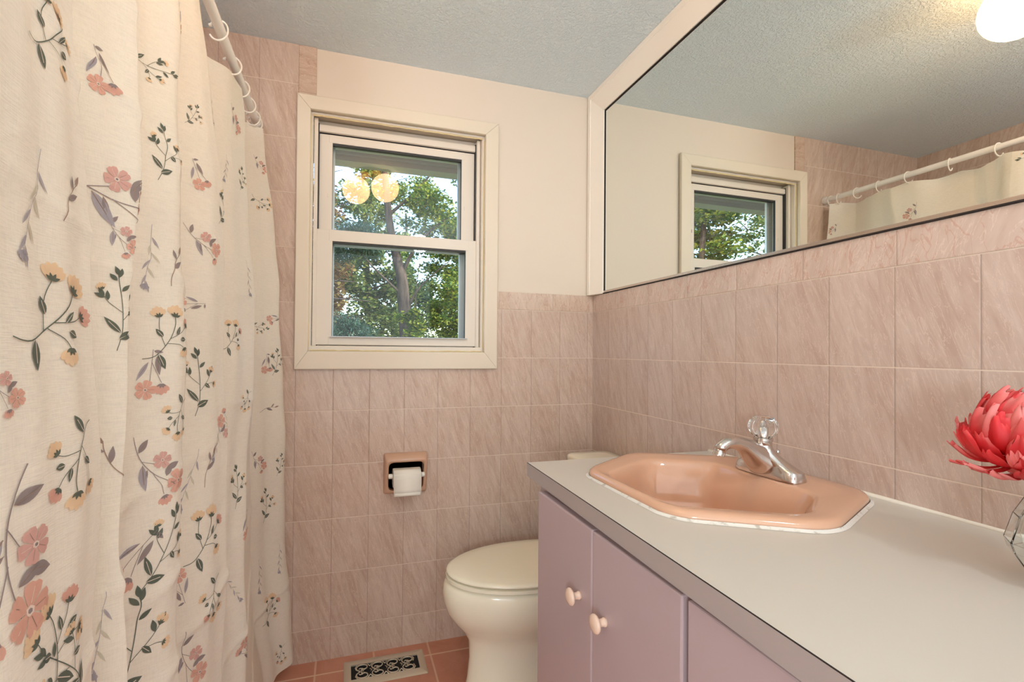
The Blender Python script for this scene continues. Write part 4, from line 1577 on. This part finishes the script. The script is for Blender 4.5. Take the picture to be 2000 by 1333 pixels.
SPRIGS = [(10.43, 1.442, 'O', 20, 1.0), (8.48, 1.496, 'P', 10, 0.9), (6.36, 1.61, 'G', 75, 0.9), (5.92, 1.736, 'P', 0, 0.9), (6.24, 1.466, 'G', -10, 1.0), (4.36, 1.634, 'G', 20, 0.6), (3.92, 1.682, 'F', 0, 0.8), (2.24, 1.808, 'Q', 0, 0.9), (8.28, 1.352, 'Q', -35, 1.5), (10.3, 1.298, 'B', 10, 0.8), (10.75, 1.28, 'F', 5, 1.2), (4.4, 1.508, 'P', 0, 0.9), (2.48, 1.64, 'F', 0, 0.8), (2.12, 1.64, 'G', 0, 0.8), (0.2, 1.814, 'Q', 0, 0.7), (3.96, 1.466, 'G', 10, 1.0), (0.28, 1.676, 'O', 90, 0.8), (10.53, 1.19, 'O', 35, 1.25), (8.12, 1.208, 'G', -15, 1.0), (8.16, 1.298, 'Q', 0, 0.6), (4.36, 1.376, 'Q', -20, 1.0), (6.12, 1.286, 'B', 0, 0.8), (6.36, 1.298, 'F', 0, 1.0), (6.24, 1.184, 'O', 10, 1.0), (4.48, 1.25, 'P', 100, 0.8), (6.4, 1.124, 'P', 20, 1.0), (4.4, 1.1, 'G', -10, 1.3), (2.48, 1.196, 'O', 15, 1.0), (2.12, 1.358, 'F', -10, 1.0), (0.6, 1.238, 'G', 90, 0.8), (0.2, 1.274, 'P', 90, 0.8), (0.44, 1.112, 'P', 20, 1.0), (0.2, 1.118, 'G', 0, 1.0), (0.4, 0.956, 'B', 60, 0.9), (2.16, 1.028, 'O', 180, 0.6), (4.0, 0.998, 'Q', 180, 0.9), (6.12, 1.058, 'O', 180, 0.7), (11.34, 1.136, 'Q', 0, 0.6), (4.2, 0.986, 'F', 10, 0.8), (10.45, 1.058, 'O', 180, 1.0), (6.32, 0.998, 'Q', 0, 1.1), (8.16, 1.04, 'B', -50, 0.7), (4.48, 0.926, 'F', 10, 1.1), (4.32, 0.938, 'B', 0, 0.9), (2.2, 0.836, 'G', -15, 1.0), (0.68, 0.788, 'Q', 0, 0.9), (0.2, 0.758, 'G', 0, 0.8), (0.48, 0.632, 'G', -10, 1.2), (11.11, 1.01, 'Q', 40, 1.6), (6.52, 0.884, 'P', 60, 1.2), (6.24, 0.884, 'G', 10, 1.2), (4.36, 0.818, 'O', 15, 1.2), (2.0, 0.74, 'P', 10, 0.9), (0.72, 0.41, 'F', 0, 1.1), (0.24, 0.434, 'F', 0, 1.0), (4.28, 0.692, 'O', 170, 0.9), (2.24, 0.62, 'F', -40, 0.8), (0.52, 0.284, 'O', 15, 1.1), (4.56, 0.746, 'P', 180, 0.9), (10.72, 0.926, 'O', -20, 1.1), (10.58, 0.896, 'G', -50, 1.2), (6.44, 0.77, 'G', 0, 1.5), (8.28, 0.86, 'F', 0, 0.9), (4.48, 0.614, 'Q', 20, 1.1), (2.0, 0.476, 'P', 160, 0.9), (0.4, 0.11, 'O', 180, 0.7)]
placed = []
for i, (s, z, kd, rot, k) in enumerate(SPRIGS):
    sprig(kd, s, z, rot, k * (0.66 if s > 9 else 0.78), i)
    placed.append((s, z))
# the rest of the cloth carries the same print
rnd = random.Random(8)
kinds = 'OGPFQGOPB'
n_fill = 0
for j in range(13):
    z = 0.12 + j * 0.15
    rowc = curtain_row(z)
    acc, last = 0.0, curtain_point(0.0, z, rowc)
    nxt = 0.07 * (j % 2) + 0.03
    q = 0.0
    while q < 11.9:
        q += 0.02
        c = curtain_point(q, z, rowc)
        acc += math.hypot(c[0] - last[0], c[1] - last[1])
        last = c
        if acc > nxt:
            nxt += 0.12
            ok = z > 1.74 or q > 11.0
            for (ps, pz) in placed:
                a = curtain_point(ps, z, rowc)
                dd = math.hypot(abs(ps - q) * 0.12, pz - z)
                if dd < 0.24:
                    ok = False
                    break
            if ok:
                n_fill += 1
                placed.append((q, z))
                sprig(kinds[n_fill % 9], q, z + rnd.uniform(-0.02, 0.02), rnd.choice([0, 15, -15, 180, 100, -40]), rnd.uniform(0.7, 1.0), n_fill)
me = bpy.data.meshes.new('curtain_cloth')
bm.to_mesh(me)
bm.free()
link('curtain_cloth', me, [M['cloth']] + [M['ink_' + k_] for k_ in INKS], sh)

# ============================================================ outside: eave, gutter, ground, trees
bm = bmesh.new()
box(bm, -5.0, 3.0, 0.13, 0.60, 2.165, 2.19)
box(bm, -5.0, 3.0, 0.588, 0.612, 2.152, 2.30)
structure(finish('trim_3', bm, [new_mat('soffit_paint', (176, 168, 178), 0.5)]))
gt = thing('rain_gutter', 'pale metal rain gutter along the eave above the window outside', 'gutter', (-1.0, 0.68, 2.13))
bm = bmesh.new()
pr_ = [(0.613, 2.24), (0.613, 2.125), (0.70, 2.125), (0.725, 2.17), (0.725, 2.235), (0.715, 2.24), (0.712, 2.235), (0.718, 2.17), (0.695, 2.131), (0.619, 2.131), (0.619, 2.24)]
ring_loft(bm, [[(-5.0, y, z) for y, z in pr_], [(3.0, y, z) for y, z in pr_]])
finish('gutter_trough', bm, [new_mat('gutter_paint', (172, 164, 172), 0.45)], gt)

bm = bmesh.new()
GN = 40
gv = [[bm.verts.new((-40 + 70 * i / GN, 0.13 + 45 * j / GN, -0.55 + 0.12 * noise.noise(Vector((i * 0.5, j * 0.5, 0))) - 0.0 + 2.4 * max(0, (j / GN - 0.45)) ** 1.0)) for i in range(GN + 1)] for j in range(GN + 1)]
for j in range(GN):
    for i in range(GN):
        bm.faces.new((gv[j][i], gv[j][i + 1], gv[j + 1][i + 1], gv[j + 1][i]))
m = new_mat('lawn', (96, 112, 58), 0.9)
lk(m, ramp(m, noisy(m, 1.2, 6), [(0.35, (88, 80, 50)), (0.6, (120, 138, 66))]), m.node_tree.nodes['Principled BSDF'].inputs['Base Color'])
structure(finish('ground', bm, [m], None, True))


def leaf_mat(name, c1, c2, c3, trans=0.45):
    m = bpy.data.materials.new(name)
    m.use_nodes = True
    n = m.node_tree
    b = n.nodes['Principled BSDF']
    b.inputs['Roughness'].default_value = 0.55
    g = n.nodes.new('ShaderNodeNewGeometry')
    c = ramp(m, g.outputs['Random Per Island'], [(0.0, c1), (0.55, c2), (1.0, c3)])
    lk(m, c, b.inputs['Base Color'])
    t = n.nodes.new('ShaderNodeBsdfTranslucent')
    lk(m, c, t.inputs[0])
    x = n.nodes.new('ShaderNodeMixShader')
    x.inputs[0].default_value = trans
    lk(m, b.outputs[0], x.inputs[1])
    lk(m, t.outputs[0], x.inputs[2])
    lk(m, x.outputs[0], n.nodes['Material Output'].inputs[0])
    return m


LM = {
    'maple': leaf_mat('maple_leaves', (46, 74, 28), (88, 122, 42), (190, 186, 70)),
    'dark': leaf_mat('dark_leaves', (30, 54, 36), (52, 84, 48), (104, 130, 66)),
    'pine': leaf_mat('pine_needles', (32, 60, 48), (50, 82, 68), (88, 120, 94), 0.25),
    'rust': leaf_mat('rust_leaves', (92, 66, 46), (136, 100, 60), (190, 170, 96)),
    'far': leaf_mat('far_leaves', (62, 86, 50), (104, 128, 68), (190, 190, 104)),
}
m = M['bark'] = new_mat('bark', (96, 80, 68), 0.9)
mpn = m.node_tree.nodes.new('ShaderNodeMapping')
tcn = m.node_tree.nodes.new('ShaderNodeTexCoord')
mpn.inputs['Scale'].default_value = (18, 18, 3)
lk(m, tcn.outputs['Object'], mpn.inputs[0])
bn = noisy(m, 1.0, 5, 0.6, mpn.outputs[0])
lk(m, ramp(m, bn, [(0.35, (44, 34, 30)), (0.65, (92, 76, 64))]), m.node_tree.nodes['Principled BSDF'].inputs['Base Color'])
bump(m, bn, 0.6, 0.03)


def foliage(name, mat, parent, clusters, size, seed, flat=0.0, needle=False):
    """clusters: (x, y, z, r, count); one mesh of leaves"""
    rn = random.Random(seed)
    verts, faces = [], []
    for (cx, cy, cz, cr, cnt) in clusters:
        for _ in range(cnt):
            while True:
                p = (rn.uniform(-1, 1), rn.uniform(-1, 1), rn.uniform(-1, 1))
                q = p[0] ** 2 + p[1] ** 2 + p[2] ** 2
                if q <= 1:
                    break
            k = (0.55 + 0.45 * q)
            x, y, z = cx + p[0] * cr * k, cy + p[1] * cr * k, cz + p[2] * cr * 0.62 * k
            a = rn.uniform(0, 2 * PI)
            e = rn.gauss(0, 0.55)
            L = size * rn.uniform(0.65, 1.3)
            d = Vector((math.cos(a) * math.cos(e), math.sin(a) * math.cos(e), math.sin(e)))
            s_ = Vector((-math.sin(a), math.cos(a), rn.uniform(-0.6, 0.6))).normalized()
            w = L * (0.09 if needle else 0.42)
            b = len(verts)
            o_ = Vector((x, y, z))
            verts += [tuple(o_ - d * L * 0.5), tuple(o_ + s_ * w - d * L * 0.05), tuple(o_ + d * L * 0.5), tuple(o_ - s_ * w - d * L * 0.05)]
            faces.append((b, b + 1, b + 2, b + 3))
    me = bpy.data.meshes.new(name)
    me.from_pydata(verts, [], faces)
    me.update()
    return link(name, me, [mat], parent)


def tree(name, label, base, trunk, branches, clusters, mat, size, seed, r0=0.16, group=None, needle=False):
    t = thing(name, label, 'tree', base, group)
    bm = bmesh.new()
    pts = catmull3(trunk)
    n = len(pts)
    tube(bm, pts, [r0 * (1 - 0.7 * i / (n - 1)) for i in range(n)], 12)
    finish('trunk', bm, [M['bark']], t, True)
    bm = bmesh.new()
    for br, rr_ in branches:
        q = catmull3(br)
        tube(bm, q, [rr_ * (1 - 0.8 * i / (len(q) - 1)) for i in range(len(q))], 7)
    finish('branches', bm, [M['bark']], t, True)
    foliage('foliage', LM[mat], t, clusters, size, seed, needle=needle)
    return t


def catmull3(P, n=6):
    if len(P) < 3:
        return list(P)
    Q = [P[0]] + list(P) + [P[-1]]
    out = []
    for i in range(1, len(Q) - 2):
        p0, p1, p2, p3 = Q[i - 1], Q[i], Q[i + 1], Q[i + 2]
        for k in range(n):
            t = k / n
            out.append(tuple(0.5 * (2 * p1[j] + (p2[j] - p0[j]) * t + (2 * p0[j] - 5 * p1[j] + 4 * p2[j] - p3[j]) * t * t + (3 * p1[j] - p0[j] - 3 * p2[j] + p3[j]) * t ** 3) for j in (0, 1, 2)))
    out.append(P[-1])
    return out


GZ = -0.6


def cloud(cx, cy, cz, rx, ry, rz_, n, r, cnt, seed):
    rn = random.Random(seed)
    out = []
    for _ in range(n):
        while True:
            p = (rn.uniform(-1, 1), rn.uniform(-1, 1), rn.uniform(-1, 1))
            if p[0] ** 2 + p[1] ** 2 + p[2] ** 2 <= 1:
                break
        out.append((cx + p[0] * rx, cy + p[1] * ry, cz + p[2] * rz_, r * rn.uniform(0.6, 1.3), cnt))
    return out


def boughs(base, top, n, reach, r, seed, zr=0.35):
    """random branches off the line base-top"""
    rn = random.Random(seed)
    out = []
    for i in range(n):
        t = 0.25 + 0.75 * i / n
        p = [base[k] + (top[k] - base[k]) * t for k in range(3)]
        a = rn.uniform(0, 2 * PI)
        L = reach * rn.uniform(0.6, 1.1)
        q1 = (p[0] + math.cos(a) * L * 0.5, p[1] + math.sin(a) * L * 0.5, p[2] + L * zr * 0.5)
        q2 = (p[0] + math.cos(a + 0.2) * L, p[1] + math.sin(a + 0.2) * L, p[2] + L * zr)
        out.append(([tuple(p), q1, q2], r * (1.1 - 0.7 * t)))
        q3 = (q1[0] + math.cos(a - 0.8) * L * 0.5, q1[1] + math.sin(a - 0.8) * L * 0.5, q1[2] + L * zr * 0.5)
        out.append(([q1, ((q1[0] + q3[0]) / 2, (q1[1] + q3[1]) / 2, (q1[2] + q3[2]) / 2 + 0.03), q3], r * 0.5))
    return out


# the tree whose trunk stands in the lower pane
tk_ = [(0.24, 8.0, GZ), (0.20, 8.0, 0.8), (0.17, 8.0, 1.5), (0.10, 8.0, 2.2), (0.04, 8.0, 2.75), (-0.06, 8.05, 3.15), (-0.22, 8.1, 4.0), (-0.40, 8.1, 6.0)]
tree('maple_tree', 'maple tree with a dark leaning trunk in the lower window pane and bright green leaves', (0.24, 8.0, GZ), tk_,
     [([(0.04, 8.0, 2.75), (0.45, 7.8, 3.5), (1.3, 7.6, 4.2)], 0.05), ([(0.12, 8, 1.95), (0.42, 7.8, 2.5), (0.95, 7.6, 3.0)], 0.035), ([(-0.22, 8.1, 4.0), (0.3, 8, 4.5), (0.9, 7.8, 5.2)], 0.04),
      ([(0.10, 8.0, 2.3), (-0.6, 7.8, 2.9), (-1.2, 7.6, 3.6)], 0.03), ([(0.32, 7.9, 1.8), (0.33, 7.85, 2.4), (0.40, 7.8, 3.0)], 0.018)],
     cloud(1.15, 8.0, 3.9, 1.15, 0.9, 1.1, 34, 0.40, 420, 1) + cloud(1.1, 7.6, 2.1, 0.85, 0.5, 0.65, 24, 0.32, 330, 2) + cloud(0.35, 7.3, 1.75, 0.5, 0.2, 0.25, 7, 0.22, 210, 21) + cloud(0.0, 8.3, 4.6, 0.6, 0.6, 0.5, 9, 0.34, 230, 3),
     'maple', 0.068, 31, 0.19)
# pine on the left
pb = [(-1.45, 7.0, GZ), (-1.42, 7.0, 2.0), (-1.4, 7.0, 5.2)]
tree('pine_tree', 'blue-green pine seen at the left of the window panes', (-1.45, 7.0, GZ), pb, boughs(pb[0], pb[2], 14, 0.9, 0.03, 5, -0.05),
     cloud(-0.95, 7.0, 3.15, 0.40, 0.45, 0.30, 12, 0.34, 800, 6) + cloud(-1.1, 6.9, 1.5, 0.4, 0.4, 0.22, 10, 0.28, 700, 8),
     'pine', 0.095, 32, 0.11, needle=True)
# woodland behind: each crown is a loose heap of leaf clouds round its own trunk
rn_ = random.Random(40)
far = [  # x, y, crown half width, top, species, leaf count per cloud, label
    (-2.3, 10.6, 1.6, 6.2, 'rust', 'oak_tree', 'brownish-leaved oak at the left edge of the lower window pane'),
    (-0.35, 13.0, 1.7, 7.0, 'far', 'ash_tree', 'pale green woodland tree far behind the maple trunk'),
    (3.2, 12.4, 1.8, 7.5, 'far', 'ash_tree', 'pale green woodland tree to the right behind the maple'),
    (1.4, 16.8, 2.1, 6.6, 'dark', 'elm_tree', 'dark woodland tree farthest back between the maple branches'),
    (-3.0, 15.6, 2.0, 8.0, 'dark', 'elm_tree', 'dark woodland tree behind the brownish oak'),
    (-5.4, 8.4, 1.5, 7.0, 'dark', 'elm_tree', 'dark green tree left of the pine, seen in the mirror'),
    (-8.2, 8.6, 1.25, 7.0, 'maple', 'young_maple_tree', 'bright maple at the right of the mirrored window'),
    (-9.6, 11.4, 1.5, 8.0, 'dark', 'elm_tree', 'large dark tree filling the window reflected in the mirror'),
    (-12.8, 10.6, 1.5, 7.5, 'far', 'ash_tree', 'pale tree at the left of the mirrored window'),
    (-7.0, 13.2, 1.6, 7.5, 'pine', 'conifer_tree', 'dark conifer behind the large tree in the mirrored window'),
]
for i, (x, y, w_, hgt, kd, nm, lb) in enumerate(far):
    g = GZ + (0.5 if y > 12 else 0)
    top = (x + rn_.uniform(-0.3, 0.3), y, hgt)
    nd_ = kd == 'pine'
    tree(nm, lb, (x, y, g), [(x, y, g), (x + rn_.uniform(-0.2, 0.2), y, hgt * 0.5), top], boughs((x, y, g), top, 16, w_ * 0.85, 0.045, 50 + i, 0.35),
         cloud(x, y, hgt * 0.5 + 0.5, w_ * 0.82, w_ * 0.7, hgt * 0.42, 44, 0.46, 340 if nd_ else 230, 60 + i) + cloud(x, y, 1.7, w_ * 0.85, w_ * 0.6, 0.9, 16, 0.42, 340 if nd_ else 230, 90 + i) + cloud(x, y, 3.1, w_ * 0.95, w_ * 0.6, 1.0, 26 if i < 5 else 8, 0.5, 230, 150 + i), kd, 0.15 if nd_ else 0.115, 70 + i, 0.13, needle=nd_)
# bushes low down
for i, (x, y, r_, kd) in enumerate([(-1.15, 5.3, 0.45, 'dark'), (1.0, 5.8, 0.6, 'maple'), (-0.1, 10.0, 0.75, 'dark')]):
    b = thing('shrub', ['dark green shrub low at the left of the lower pane', 'bright green shrub low at the right of the lower pane', 'dark shrub behind the maple trunk'][i], 'shrub', (x, y, GZ), 'shrubs beyond the window')
    bm = bmesh.new()
    for k in range(7):
        a = k * 0.9
        tube(bm, [(x, y, GZ), (x + 0.15 * math.cos(a), y + 0.15 * math.sin(a), 0.3), (x + 0.4 * math.cos(a), y + 0.4 * math.sin(a), 1.1)], 0.012, 5)
    finish('stems', bm, [M['bark']], b)
    foliage('foliage', LM[kd], b, cloud(x, y, 0.70, r_, r_ * 0.6, 0.55, 16, 0.30, 300, 120 + i), 0.06, 130 + i)
